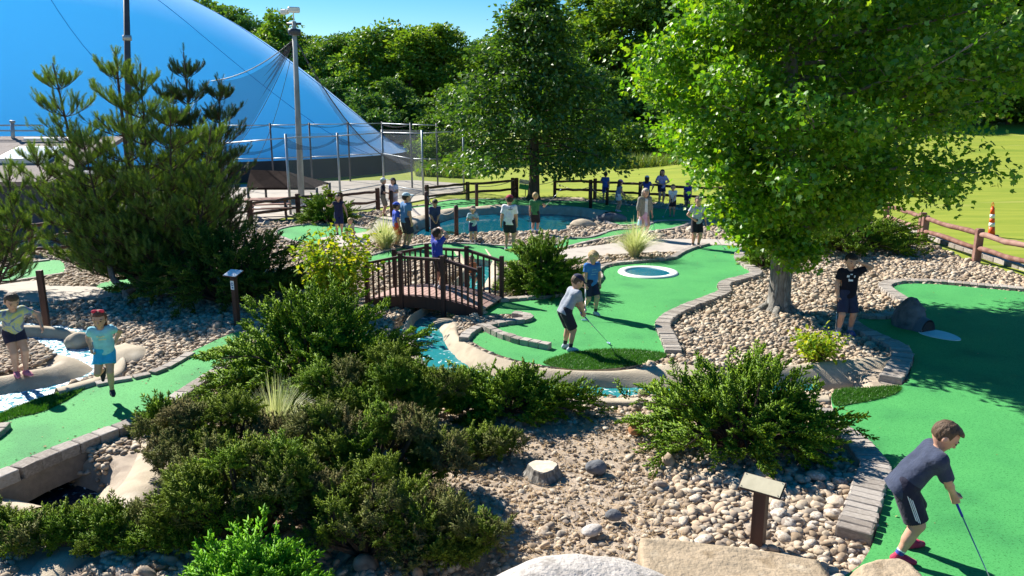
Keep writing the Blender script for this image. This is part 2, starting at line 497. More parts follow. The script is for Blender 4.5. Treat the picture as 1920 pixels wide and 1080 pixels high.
kerb('dark kerb on the left of the right green between the rock tunnel and the boy in black', K([(1700,592),(1660,598),(1616,599)]), 0.2, 0.25, 0.12, side=-1)
kerb('curved plank kerb ending below the boy in black on the right green', K([(1604,603),(1625,618),(1660,635),(1698,652),(1712,670),(1706,692),(1690,720)]), 0.115, 0.34, 0.13, side=-1)
kerb('plank kerb behind the foreground boy at the left of the right green', K([(1566,776),(1584,804),(1622,827),(1652,860),(1670,886),(1662,915),(1650,962),(1634,1018)]), 0.13, 0.34, 0.14, side=-1)
kerb('stepped block kerb above the dark culvert on the near side of the left green', K([(-180,962),(0,895),(72,862),(180,820),(270,785),(335,741),(404,698),(450,674)]), 0.27, 0.22, 0.15, z0=-0.05, side=-1, wall=0.3)
kerb('narrow stone kerb on the far side of the left green beside the running girl', K([(352,664),(285,699),(215,713),(150,726)]), 0.27, 0.16, 0.11, side=1)
kerb('short kerb corner at the left edge of the left green', K([(-20,835),(12,812),(26,796)]), 0.2, 0.25, 0.14, side=1)
kerb('thin kerb in front of the small green behind the pines', K([(-120,549),(0,531),(60,522),(118,513)]), 0.28, 0.12, 0.1, side=-1)
kerb('thin kerb behind the small green beyond the pines', K([(-120,520),(0,502),(60,493),(112,487)]), 0.28, 0.14, 0.1, side=1)
kerb('thin kerb round the green where the woman in navy stands', K([(690,430),(640,424),(580,422),(535,428),(518,438),(555,453),(600,459),(640,456)]), 0.3, 0.14, 0.1, side=-1)
kerb('thin kerb along the far side of the long green before the pond', K([(690,483),(704,478),(790,459),(850,458),(900,459),(955,462),(1040,461),(1060,449),(1110,446),(1150,433),(1200,428),(1240,413)]), 0.3, 0.14, 0.1, side=1)
kerb('thin kerb along the near side of the long green by the tall grass clump', K([(1296,417),(1262,428),(1200,437),(1130,447),(1080,458),(1050,466),(1000,480)]), 0.3, 0.14, 0.1, side=1)
kerb('low kerb behind the pond at the edge of the shaded green', K([(1330,398),(1200,388),(1110,379),(1000,376),(880,374),(830,378),(800,385),(740,392)]), 0.32, 0.16, 0.1, side=-1)
kerb('low kerb on the near side of the shaded far green', K([(1120,406),(1165,423),(1240,414),(1330,414)]), 0.32, 0.14, 0.1, side=-1)
kerb('grey stone kerb edging the lawn behind the rail fence', [p + Vector((0.55, 0.5, 0)) for p in FENCE_R[1:]], 0.55, 0.22, 0.14, side=1, smooth=False)

# ---- fringe turf patches (longer, darker grass at the tees)
def blades(poly, n, h, w, mat, name, seed, z=0.004, lean=0.5, kind='stuff'):
    r = np.random.default_rng(seed)
    P = np.array([(p[0], p[1]) for p in poly]); lo, hi = P.min(0), P.max(0)
    pts = np.zeros((0, 2))
    while len(pts) < n:
        q = r.uniform(lo, hi, (n * 2, 2)); pts = np.concatenate([pts, q[inpoly(q, poly)]])
    pts = pts[:n]
    d = np.c_[r.normal(0, lean, (n, 2)), np.ones(n)]
    Rm = frames(d, r.uniform(0, 6.28, n))
    pv = [(-.5, 0, 0), (.5, 0, 0), (.3, .6, .12), (-.3, .6, .12), (0, 1, .3)]
    V, F = stamp(pv, [(0, 1, 2), (0, 2, 3), (3, 2, 4)], np.c_[pts, np.full(n, z)], Rm, np.c_[np.full(n, w), r.uniform(.6, 1.1, n) * h, np.full(n, h)])
    o = link(name, mesh_np(name, V, F, mat))
    return tag(o, kind=kind)
m_fringe = LEAF('fringe_grass', [(0.030,0.12,0.012),(0.055,0.19,0.018),(0.085,0.22,0.02)], 0.35)
PATCH1 = smooth_closed(GP([(1018,680),(1060,664),(1110,656),(1180,655),(1246,662),(1238,674),(1180,687),(1115,693),(1060,691)], 0.004), 3)
PATCH2 = smooth_closed(GP([(1566,732),(1620,728),(1686,724),(1680,738),(1640,750),(1600,757),(1564,760)], 0.004), 3)
PATCH3 = smooth_closed(GP([(160,724),(130,748),(80,772),(20,786),(-60,818),(-80,812),(-10,780),(60,752)], 0.004), 3)
m_patch = M('fringe_base', [(0.020,0.085,0.012),(0.035,0.12,0.015)], 40, 0.9)
for i, (pl, n) in enumerate(((PATCH1, 9000), (PATCH2, 5000), (PATCH3, 6000))):
    b = MB(); b.add([(p.x, p.y, 0.004) for p in pl], [tuple(range(len(pl)))]); tag(b.build('fringe_turf', m_patch), kind='structure')
    blades(pl, n, 0.05, 0.008, m_fringe, 'fringe_grass', 50 + i)

# ---- stream banks (sprayed concrete), water
m_bank = M('bank_concrete', [(0.30,0.24,0.17),(0.44,0.37,0.27),(0.36,0.30,0.22),(0.48,0.42,0.33)], 1.6, 0.92, 0.6, 55, detail=7)
EXCL = []
def ribbon(top, bot, zt, zb, bulge=0.12, n=7, name='stream_bank', mat=None, seed=0, lip=0.0):
    """bank between a traced upper and lower edge, rounded in between"""
    EXCL.append(GP(top) + GP(bot)[::-1])
    T = resample(smooth_open(GP(top, zt), 6), 0.12); Bm = smooth_open(GP(bot, zb), 6)
    m = len(T)
    # resample lower edge to the same number of points
    L = [0]
    for a, c in zip(Bm, Bm[1:]): L.append(L[-1] + (c - a).length)
    Bq = []
    for k in range(m):
        s = L[-1] * k / (m - 1); j = 0
        while j < len(L) - 2 and L[j + 1] < s: j += 1
        Bq.append(Bm[j].lerp(Bm[j + 1], (s - L[j]) / max(L[j + 1] - L[j], 1e-6)))
    rows = []
    for i in range(n + 1):
        t = i / n; row = []
        for p, q in zip(T, Bq):
            v = p.lerp(q, t); v.z = zt + (zb - zt) * (t ** 1.7) + bulge * math.sin(math.pi * t) * (1 - t) + lip * (1 - t) ** 3
            row.append(v)
        rows.append(row)
    P = np.array([v[:] for r_ in rows for v in r_]); d = vnoise(P, seed, 3, 0.5) * 0.02
    k = 0
    for r_ in rows:
        for v in r_: v.z += d[k]; k += 1
    rows.append([Vector((v.x, v.y, zb - 0.3)) for v in rows[-1]])
    rows.insert(0, [Vector((v.x, v.y, zt - 0.25)) for v in rows[0]])
    b = MB(); b.grid(rows)
    return tag(b.build(name, mat or m_bank, None, True), kind='structure')
# wide pale bank in front of the middle green
ribbon([(860,600),(858,622),(868,638),(888,650),(925,667),(975,681),(1015,690),(1115,697),(1200,691),(1262,678),(1320,690)], [(800,600),(822,625),(832,652),(860,684),(905,708),(965,722),(1040,730),(1120,733),(1200,735),(1300,735),(1420,738)], -0.005, -0.24, 0.03, seed=1)
# far bank right of it, under the boy in black
ribbon([(1330,700),(1440,690),(1540,680),(1600,672),(1660,668),(1700,672)], [(1330,735),(1440,733),(1540,728),(1570,727),(1640,724),(1694,722)], 0.0, -0.24, 0.12, seed=2)
# front rim of that stream
ribbon([(760,640),(785,690),(850,735),(960,752),(1100,756),(1220,757),(1400,756),(1560,752)], [(785,640),(806,690),(870,729),(980,744),(1100,747),(1220,748),(1400,746),(1545,742)], 0.0, -0.26, 0.03, seed=3)
# upstream, seen through the bridge
ribbon([(915,470),(935,505),(930,535),(905,566),(880,590)], [(895,475),(915,505),(905,535),(875,570),(845,592)], 0.0, -0.3, 0.08, seed=4)
ribbon([(850,470),(868,500),(845,535),(805,570),(762,600),(752,640)], [(868,475),(890,505),(868,540),(825,575),(785,606),(778,640)], 0.0, -0.3, 0.08, seed=5)
# left brook: back bank, girl's bank, culvert wings, lower pool
ribbon([(-220,588),(0,612),(80,616),(130,622),(190,640),(232,668),(226,700),(170,722),(110,738)], [(-220,602),(0,620),(70,624),(122,630),(172,646),(206,676),(190,704),(140,728),(100,742)], 0.03, -0.24, 0.06, seed=6)
ribbon([(318,836),(330,870),(318,905),(285,940),(250,985)], [(205,846),(185,890),(172,930),(155,965),(130,1000)], -0.03, -0.55, 0.22, seed=7)
ribbon([(235,1010),(150,1065),(100,1110),(60,1160)], [(55,985),(35,1040),(10,1090),(-30,1150)], -0.05, -0.55, 0.18, seed=8)
ribbon([(-90,905),(-60,935),(0,950),(60,966)], [(-40,930),(20,935),(60,948),(110,962)], -0.10, -0.5, 0.0, seed=9)
# the mound with the pebble bed where the boy in tie-dye stands
def mound(px, rx, ry, h, edge, name='stream_island', inner=0.62, ang=0.0):
    c = G(*px); rows = []
    for i in range(15):
        t = i / 14; row = []
        for j in range(40):
            a = 2 * math.pi * j / 40
            wob = 1 + 0.08 * math.sin(2 * a + 1) + 0.05 * math.sin(3 * a)
            x, y = rx * t * wob * math.cos(a), ry * t * wob * math.sin(a)
            x, y = x * math.cos(ang) - y * math.sin(ang), x * math.sin(ang) + y * math.cos(ang)
            z = h * (1 - sstep(inner, 1.0, np.array([t]))[0]) + edge * sstep(inner, 1.0, np.array([t]))[0]
            if t < inner - 0.06: z = h - 0.05
            row.append((c.x + x, c.y + y, z + 0.012 * math.sin(a * 5 + t * 9)))
        rows.append(row)
    b = MB(); b.grid(rows, close=True)
    return tag(b.build(name, m_bank, None, True), kind='structure')
mound((15, 690), 1.45, 1.25, 0.06, -0.34, inner=0.52)

def water_mat(name, base, foam, scale, foamcol=(0.75,0.82,0.86), bump=0.35, rough=0.06):
    m, nt, N, L, b = _new(name)
    tc = N.new('ShaderNodeTexCoord')
    nz = N.new('ShaderNodeTexNoise'); nz.inputs['Scale'].default_value = scale; nz.inputs['Detail'].default_value = 6; nz.inputs['Distortion'].default_value = 0.8
    L.new(tc.outputs['Object'], nz.inputs['Vector'])
    rp = ramp(N, [(foam, base), (min(foam + 0.1, 1), foamcol)])
    L.new(nz.outputs['Fac'], rp.inputs[0]); L.new(rp.outputs[0], b.inputs['Base Color'])
    r2 = ramp(N, [(foam, (rough,) * 3), (min(foam + .1, 1), (0.7,) * 3)])
    L.new(nz.outputs['Fac'], r2.inputs[0]); L.new(r2.outputs[0], b.inputs['Roughness'])
    n2 = N.new('ShaderNodeTexNoise'); n2.inputs['Scale'].default_value = scale * 1.7; n2.inputs['Detail'].default_value = 4
    L.new(tc.outputs['Object'], n2.inputs['Vector'])
    bp = N.new('ShaderNodeBump'); bp.inputs['Strength'].default_value = bump; bp.inputs['Distance'].default_value = 0.03
    L.new(n2.outputs['Fac'], bp.inputs['Height']); L.new(bp.outputs[0], b.inputs['Normal'])
    b.inputs['IOR'].default_value = 1.33; b.inputs['Specular IOR Level'].default_value = 0.6
    return m
m_brook = water_mat('brook_water', (0.02,0.20,0.21), 0.60, 7.0, bump=0.5)
m_rapid = water_mat('rapid_water', (0.05,0.24,0.31), 0.46, 11.0, bump=0.9)
m_pond = water_mat('pond_water', (0.003,0.085,0.135), 0.80, 1.5, bump=0.22, rough=0.02)
def water_ribbon(line, w, z, mat, name, i0=0, i1=None, sub=0.12, amp=0.012):
    pts = resample(line, sub); rows = []
    for i, p in enumerate(pts):
        t = (pts[min(i + 1, len(pts) - 1)] - pts[max(i - 1, 0)]).normalized(); n_ = Vector((-t.y, t.x, 0))
        rows.append([(p.x + n_.x * w * k, p.y + n_.y * w * k, z + amp * math.sin(i * 1.7 + k * 5) * math.sin(i * .63 + k * 3)) for k in (-1, -.6, -.2, .2, .6, 1)])
    b = MB(); b.grid(rows)
    return tag(b.build(name, mat, None, True), kind='structure')
water_ribbon(STREAM, 0.62, -0.19, m_brook, 'stream_water')
_k = min(range(len(BROOK)), key=lambda i: (BROOK[i] - G(-10, 850, -0.3)).length)
water_ribbon(BROOK[:_k], 0.85, -0.16, m_rapid, 'brook_water')
m_shade_water = water_mat('culvert_water', (0.008,0.022,0.04), 0.62, 9.0, bump=0.5)  # darker brook water: shade under the kerb is put into its colour
water_ribbon(BROOK[_k - 1:], 0.95, -0.48, m_shade_water, 'culvert_water')
b = MB(); b.add([(p.x, p.y, -0.11) for p in POND], [tuple(range(len(POND)))]); tag(b.build('pond_water', m_pond), kind='structure')
# pond rim: raised smooth concrete lip on the far side
def rim(px_line, w, h, name):
    pts = resample(smooth_open(GP(px_line, -0.1), 6), 0.2); rows = []
    prof = [(-0.1, -0.3), (0.0, -0.05), (0.1, h * .7), (0.25, h), (w * .6, h), (w * .85, h * .7), (w, -0.05)]
    for i, p in enumerate(pts):
        t = (pts[min(i + 1, len(pts) - 1)] - pts[max(i - 1, 0)]).normalized(); n_ = Vector((-t.y, t.x, 0))
        rows.append([(p.x + n_.x * q, p.y + n_.y * q, z + .02 * math.sin(i * .5 + q * 3)) for q, z in prof])
    b = MB(); b.grid(rows); return tag(b.build(name, m_bank, None, True), kind='structure')
rim([(765,443),(790,428),(840,411),(880,404),(950,400),(1030,401),(1090,405),(1130,413)], 0.9, 0.2, 'pond_rim')

# ---- the gravel: the stones nearest the camera are pieces of the bed, the rest one mass
m_stone = M('river_stone', [(0.25,0.185,0.125),(0.46,0.38,0.28),(0.33,0.25,0.175),(0.52,0.45,0.35),(0.17,0.14,0.115),(0.45,0.34,0.235)], 1.2, 0.85, 0.25, 40, 0.25, island=True)
m_stone1 = M('loose_stone', [(0.30,0.225,0.16),(0.50,0.42,0.33),(0.36,0.29,0.225),(0.60,0.535,0.45),(0.26,0.21,0.17)], 1.5, 0.85, 0.3, 30, 0.25, rnd=1.0)
V1, F1 = ico(1)
V2, F2 = ico(2)
def rock_protos(Vb, n, seed, amp):
    out = []
    for i in range(n):
        d = 1 + amp * vnoise(Vb, seed + i, 2, 0.28)
        s = np.array([random.uniform(.85, 1.25), random.uniform(.7, 1.0), random.uniform(.45, .7)])
        out.append(Vb * d[:, None] * s)
    return out
PR1 = rock_protos(V1, 8, 100, 0.34); PR2 = rock_protos(V2, 8, 200, 0.34)
def free_of(P, pad_stream=0.42):
    ok = inpoly(P, GARDEN)
    for k, g in GREENS.items(): ok &= ~inpoly(P, g)
    for g in PATHS: ok &= ~inpoly(P, smooth_closed(g, 3))
    for g in EXCL: ok &= ~inpoly(P, g)
    ok &= ~inpoly(P, PAD); ok &= ~inpoly(P, POND)
    ok &= (dline(P, STREAM) > pad_stream) & (dline(P, BROOK) > pad_stream)
    return ok
def scatter(y0, y1, dens, seed):
    r = np.random.default_rng(seed)
    xm = 0.78 * y1 + 2.6
    n = int((y1 - y0) * 2 * xm * dens)
    P = np.c_[r.uniform(-xm, xm, n), r.uniform(y0, y1, n)]
    P = P[np.abs(P[:, 0]) < 0.74 * P[:, 1] + 2.6]
    return P[free_of(P)]
bed = thing('gravel_bed', None, None); tag(bed, kind='structure'); 
parts = []; near = []
for (y0, y1, dens, smin, smax, hi) in ((5.4, 8.6, 400, .022, .066, True), (8.6, 12, 310, .028, .066, False), (12, 16, 250, .032, .070, False), (16, 22, 160, .040, .080, False), (22, 30, 85, .052, .10, False), (30, 37, 40, .06, .11, False)):
    P = scatter(y0, y1, dens, int(y0 * 10))
    if y0 < 9:                               # bare soil and needle litter show through in the middle of the near bed
        bare = (vnoise(np.c_[P, np.zeros(len(P))], 8, 3, .16) > .18) & (P[:, 0] < .24 * P[:, 1]) & (P[:, 0] > -.2 * P[:, 1]) & (np.random.default_rng(3).random(len(P)) < .38)
        P = P[~bare]
    n = len(P); r = np.random.default_rng(int(y0 * 7))
    sc = smin + (smax - smin) * r.random(n) ** 1.9
    big = r.random(n) < 0.02; sc = np.where(big, sc * 1.7, sc)
    if y0 < 9: sc = np.where((P[:, 0] < .20 * P[:, 1]) & (P[:, 0] > -.1 * P[:, 1]) & (P[:, 1] < 10) & ~(r.random(n) < .06), sc * .62, sc)
    z = ground_z(P) + sc * r.uniform(0.1, 0.5, n)
    rz = r.uniform(0, 6.28, n); tl = r.normal(0, .35, (n, 2))
    d = np.c_[np.cos(rz), np.sin(rz), tl[:, 0]]
    Rm = frames(d, tl[:, 1])
    kind = r.integers(0, 8, n)
    if y0 < 12: near.append((np.c_[P, z], Rm, sc, kind))
    use = PR2 if hi else PR1
    Fb = F2 if hi else F1
    skip = np.zeros(n, bool)
    if y0 < 6:                               # largest-looking stones become pieces
        ps = sc / np.maximum(P[:, 1], 1) * (np.abs(P[:, 0]) < 0.63 * P[:, 1]) * ((P[:, 0] > -0.2) | (P[:, 0] < -3.6))
        order = np.argsort(-ps)[:285]
        skip[order] = True
        STM = [mesh_np('stone', v, F2, m_stone1, True) for v in PR2]
        for i in order:
            o = link('stone', STM[kind[i]], bed, (P[i, 0], P[i, 1], z[i]))
            o.rotation_euler = Matrix(Rm[i].tolist()).to_euler(); o.scale = (sc[i],) * 3
    for k in range(8):
        s_ = (kind == k) & ~skip
        if s_.any(): parts.append(stamp(use[k], Fb, np.c_[P, z][s_], Rm[s_], sc[s_]))
V, F = cat_mesh(parts)
tag(link('loose_gravel', mesh_np('loose_gravel', V, F, m_stone, True), bed), kind='stuff')
# pebble bed on the stream mound, brown needle litter between the near stones
r = np.random.default_rng(5)
c = G(10, 683); n = 420
an, rr = r.uniform(0, 6.28, n), np.sqrt(r.random(n)) * 0.74
P = np.c_[c.x + rr * np.cos(an), c.y + rr * np.sin(an), 0.075 + r.uniform(0, .02, n)]
V, F = cat_mesh([stamp(PR1[k], F1, P[k::8], frames(r.normal(size=(len(P[k::8]), 3)) * [1, 1, .3], r.normal(0, .3, len(P[k::8]))), r.uniform(.035, .07, len(P[k::8]))) for k in range(8)])
tag(link('island_pebbles', mesh_np('island_pebbles', V, F, m_stone, True)), kind='stuff')
P = scatter(5.6, 10.5, 420, 77); P = P[(P[:, 0] > -2.5) & (P[:, 0] < .26 * P[:, 1])]
n = len(P); d = np.c_[r.normal(size=(n, 2)), r.normal(0, .15, n)]
V, F = stamp([(-.5, 0, 0), (.5, 0, 0), (.5, 1, .05), (-.5, 1, .05)], [(0, 1, 2, 3)], np.c_[P, ground_z(P) + 0.035], frames(d, r.uniform(-.5, .5, n)), np.c_[np.full(n, .005), r.uniform(.04, .12, n), np.full(n, .1)])
tag(link('needle_litter', mesh_np('needle_litter', V, F, M('dry_needles', [(0.30,0.19,0.09),(0.42,0.30,0.17)], 3, .9, island=True))), kind='stuff')

# fallen leaves and grit strewn over the greens and paths
r = np.random.default_rng(44); pts = []
for k, g in GREENS.items():
    P = np.array([(p.x, p.y) for p in g]); q = r.uniform(P.min(0), P.max(0), (900 if k in 'ABC' else 200, 2)); q = q[inpoly(q, g)]
    edge = dline(q, list(g) + [g[0]]); q = q[(edge < .35) | (r.random(len(q)) < .22)]; pts.append(q)
P = np.concatenate(pts); n = len(P)
V, F = stamp([(0,0,0),(-.32,.45,.12),(0,1,0),(.32,.45,.12)], [(0,1,2),(0,2,3)], np.c_[P, np.full(n, .006)], frames(np.c_[r.normal(size=(n, 2)), r.normal(0, .12, n)], r.normal(0, .3, n)), r.uniform(.018, .05, n))
tag(link('fallen_leaves', mesh_np('fallen_leaves', V, F, M('fallen_leaf', [(.12,.10,.03),(.26,.19,.08),(.10,.15,.03),(.33,.27,.12)], 2, .8, island=True))), kind='stuff')

LAWN_NEAR = [Vector((FENCE_R[1].x + .7, FENCE_R[1].y + .6, 0)), Vector((FENCE_R[2].x + .8, FENCE_R[2].y + .6, 0)), Vector((FENCE_R[3].x + .9, FENCE_R[3].y + .6, 0)), Vector((FENCE_R[4].x + 1, FENCE_R[4].y + .6, 0)), Vector((FENCE_R[4].x + 1.6, FENCE_R[4].y + 1.3, 0)), Vector((FENCE_R[3].x + 1.3, FENCE_R[3].y + 1.0, 0)), Vector((FENCE_R[2].x + 1.4, FENCE_R[2].y + 1.2, 0)), Vector((FENCE_R[1].x + 1.2, FENCE_R[1].y + 1.0, 0))]
m_blade = LEAF('lawn_blade', [(0.13,0.21,0.02),(0.21,0.29,0.03),(0.31,0.34,0.06)], 0.3)
_o = blades(LAWN_NEAR, 3000, 0.09, 0.03, m_blade, 'lawn_grass', 60, z=0.0, lean=.5)
_me = _o.data; _vc = np.empty(len(_me.vertices) * 3, np.float32); _me.vertices.foreach_get('co', _vc); _vc = _vc.reshape(-1, 3); _vc[:, 2] += hill(_vc[:, 0], _vc[:, 1]) - 0.05; _me.vertices.foreach_set('co', _vc.ravel()); _me.update()
# ================================================================== PLANTS
m_bark = M('maple_bark', [(0.075,0.068,0.06),(0.24,0.225,0.20),(0.12,0.11,0.095),(0.36,0.345,0.31)], 11.0, 0.95, 1.0, 18, 0.15, 6, stretch=(1,1,.22))
m_barkd = M('dark_bark', [(0.07,0.055,0.045),(0.12,0.095,0.08)], 10.0, 0.95, 0.9, 25, 0.15, stretch=(1,1,.3))
m_twig = M('juniper_stem', [(0.06,0.042,0.032),(0.11,0.08,0.06)], 10.0, 0.95, 0.8, 40, 0.1)
lf_maple = LEAF('maple_leaf', [(0.055,0.175,0.010),(0.09,0.25,0.014),(0.13,0.31,0.016),(0.18,0.36,0.018),(0.28,0.41,0.022)], 0.52, tint=(1.25,1.15,0.3), gloss=.12)
lf_oak = LEAF('broad_leaf', [(0.034,0.095,0.014),(0.055,0.14,0.018),(0.08,0.185,0.02),(0.125,0.235,0.025)], 0.42, tint=(1.2,1.1,0.35), gloss=.14)
lf_wood = [LEAF('wood_leaf_bright', [(0.09,0.20,0.02),(0.14,0.27,0.024),(0.21,0.31,0.03)], 0.42, tint=(1.2,1.1,.4)),
           LEAF('wood_leaf_mid', [(0.065,0.155,0.02),(0.10,0.21,0.024),(0.15,0.25,0.03)], 0.4, tint=(1.2,1.1,.4)),
           LEAF('wood_leaf_dark', [(0.05,0.125,0.025),(0.08,0.175,0.03),(0.12,0.22,0.035)], 0.35, tint=(1.1,1.1,.5))]
lf_pine = LEAF('pine_needle', [(0.05,0.12,0.032),(0.085,0.18,0.036),(0.14,0.25,0.036),(0.22,0.33,0.04)], 0.34, tint=(1.25,1.1,.35), gloss=.12)
lf_pined = LEAF('dark_pine_needle', [(0.025,0.055,0.022),(0.04,0.08,0.028),(0.06,0.105,0.032)], 0.22, gloss=.1)
lf_jun = LEAF('juniper_scale', [(0.06,0.12,0.006),(0.085,0.17,0.008),(0.12,0.225,0.010),(0.17,0.29,0.014),(0.24,0.35,0.02)], 0.3, tint=(1.2,1.1,.3), gloss=.04)
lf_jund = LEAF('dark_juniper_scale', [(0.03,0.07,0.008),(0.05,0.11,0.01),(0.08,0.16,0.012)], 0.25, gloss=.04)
lf_olive = LEAF('old_juniper_scale', [(0.085,0.105,0.03),(0.12,0.14,0.035),(0.16,0.18,0.04),(0.17,0.155,0.06)], 0.22, gloss=.03)
lf_olive2 = LEAF('olive_green_scale', [(0.085,0.13,0.014),(0.13,0.19,0.016),(0.20,0.27,0.022)], 0.28, gloss=.03)
lf_brown = LEAF('browned_scale', [(0.13,0.105,0.05),(0.17,0.15,0.055),(0.13,0.135,0.05)], 0.2, gloss=.02)
lf_thuja = LEAF('bright_spray', [(0.09,0.27,0.010),(0.15,0.38,0.015),(0.22,0.45,0.02)], 0.38, tint=(1.2,1.1,.3), gloss=.04)
lf_lime = LEAF('lime_leaf', [(0.12,0.26,0.02),(0.24,0.38,0.025),(0.36,0.44,0.03),(0.44,0.44,0.04)], 0.5, tint=(1.1,1.0,.35), gloss=.03)
lf_straw = LEAF('pale_blade', [(0.48,0.54,0.20),(0.66,0.68,0.36),(0.74,0.73,0.48),(0.40,0.50,0.14)], 0.35, tint=(1.0,1.0,.7))
lf_meadow = LEAF('meadow_blade', [(0.10,0.19,0.03),(0.17,0.25,0.04),(0.27,0.29,0.07)], 0.35)
lf_dead = LEAF('dead_scale', [(0.05,0.035,0.025),(0.085,0.06,0.045)], 0.1)

MAPLE_V = [(0,0,0),(-.34,.10,.03),(-.56,.50,.06),(-.2,.55,.0),(0,1,-.14),(.2,.55,.0),(.56,.50,.06),(.34,.10,.03),(0,.4,-.03)]
MAPLE_F = [(8,i,i+1) for i in range(7)] + [(8,7,0)]
LEAF_V = [(0,0,0),(-.32,.45,.08),(0,1,-.08),(.32,.45,.08)]
LEAF_F = [(0,2,1),(0,3,2)]
def leaf_cloud(C, out, n, rad, size, droop, r, flat=.7, proto=(LEAF_V, LEAF_F), spin=.9):
    """n leaves round every cluster centre C, pointing along out with droop"""
    k = len(C)
    P = np.repeat(C, n, axis=0) + r.normal(size=(k * n, 3)) * np.array([rad, rad, rad * flat])
    d = np.repeat(out, n, axis=0) + r.normal(size=(k * n, 3)) * .75
    d[:, 2] -= droop
    sc = size * r.uniform(.65, 1.2, k * n)
    return stamp(proto[0], proto[1], P, frames(d, r.normal(0, spin, k * n)), sc)

def limb(a, b, r0, r1, sag=0.0, n=6, wob=.06):
    a, b = Vector(a), Vector(b); L = (b - a).length; pts = []
    for i in range(n + 1):
        t = i / n
        p = a.lerp(b, t); p.z += sag * L * math.sin(math.pi * t)
        if 0 < i < n: p += Vector((random.gauss(0, wob), random.gauss(0, wob), random.gauss(0, wob))) * L * .25
        pts.append(p)
    return pts, [r0 + (r1 - r0) * (i / n) for i in range(n + 1)]

# ---- the big maple
def maple():
    base = G(1459, 582, -0.04)
    t = thing('maple_tree', 'large bright green maple tree with thick grey trunk beside the boy in black', 'tree', base)
    r = np.random.default_rng(21)
    b = MB()
    H = 10.4
    prof = [(0, .36), (.10, .28), (.3, .235), (.8, .225), (1.5, .225), (2.6, .21), (4.2, .17), (6.0, .12), (8.0, .07), (H - .3, .02)]
    pts = [base + Vector((0.03 * math.sin(z * 1.3) - .02 * z, 0.02 * z, z)) for z, _ in prof]
    n = 20; rows = []
    for p, (z, rr) in zip(pts, prof):
        rows.append([p + Vector((math.cos(2 * math.pi * j / n), math.sin(2 * math.pi * j / n), 0)) * rr * (1 + (.16 * math.sin(5 * 2 * math.pi * j / n + 1) if z < .3 else .03 * math.sin(7 * 2 * math.pi * j / n))) for j in range(n)])
    b.grid(rows, close=True)
    b.build('trunk', m_bark, t, True)
    for k in range(5):
        q = MB(); a = k * 1.26 + .5
        q.tube([base + Vector((math.cos(a) * .2, math.sin(a) * .2, .1)), base + Vector((math.cos(a) * .42, math.sin(a) * .42, .0)), base + Vector((math.cos(a + .2) * .8, math.sin(a + .2) * .8, -.06))], [.1, .07, .03], 7)
        q.build('root', m_bark, t, True)
    # crown outline: radius by height, pushed a little to the right
    zs = [1.35, 1.7, 2.1, 2.8, 3.6, 4.6, 6.0, 7.5, 9.0, 10.6]
    rs = [.9, 1.7, 2.25, 3.0, 3.5, 3.75, 3.6, 3.0, 1.9, 0.3]
    def env(z): return np.interp(z, zs, rs)
    C, O = [], []
    bl = MB()
    for i in range(104):
        z0 = 1.45 + (i / 104) ** 0.95 * 7.9
        az = i * 2.39996 + random.uniform(-.3, .3)
        zt = min(z0 * 1.0 + random.uniform(.0, 1.2) if z0 > 2.6 else z0 + random.uniform(-.4, .4), 10.4)
        ztc = max(zt, 1.4); c_az = (math.cos(az) + 1) / 2
        rl = float(np.interp(ztc, [1.4, 2.2, 3.1, 4.4, 6, 8, 10.4], [.6, 1.5, 2.2, 2.95, 2.75, 2.1, .3])); rg_ = float(np.interp(ztc, [1.4, 2.2, 2.8, 3.3, 4.4, 6, 8, 10.4], [.9, 2.5, 3.5, 4.6, 4.8, 4.3, 3.1, .4]))
        rr = (rl + (rg_ - rl) * c_az) * random.uniform(.84, 1.08)
        ox = 0.0
        if math.cos(az) > .1 and math.sin(az) < .2 and zt < 2.3: zt += .75
        a = base + Vector((-.02 * z0, .02 * z0, z0)); tip = base + Vector((ox + math.cos(az) * rr, math.sin(az) * rr, zt))
        pts, rad = limb(a, tip, .055 * (1.25 - z0 / 12), .008, -.03 if z0 > 3 else .03, 7, .04)
        bl.tube(pts, rad, 6)
        for j in range(15):
            tt = random.uniform(.22, 1.0)
            k = min(int(tt * 7), 6); q = pts[k].lerp(pts[k + 1], tt * 7 - k)
            ou = (tip - a); ou.z = 0; ou.normalize()
            side = Vector((-ou.y, ou.x, 0)) * random.uniform(-1, 1)
            L = random.uniform(.3, .9) * (1.15 - .5 * tt) * rr * .33
            e = q + (ou * .5 + side + Vector((0, 0, random.uniform(-.15, .6)))).normalized() * L
            pp, r2 = limb(q, e, .012, .004, .0, 3, .05); bl.tube(pp, r2, 4, cap=False)
            for s_ in (.55, 1.0):
                c_ = q.lerp(e, s_)
                C.append(c_[:]); O.append((ou + side * .6)[:])
    bl.build('branches', m_bark, t, True)
    C, O = np.array(C), np.array(O)
    V, F = leaf_cloud(C, O, 42, .22, .108, .45, r, .75, (MAPLE_V, MAPLE_F))
    o = link('crown', mesh_np('crown', V - np.array(base[:]), F, lf_maple), t); tag(o, kind='stuff')
maple()

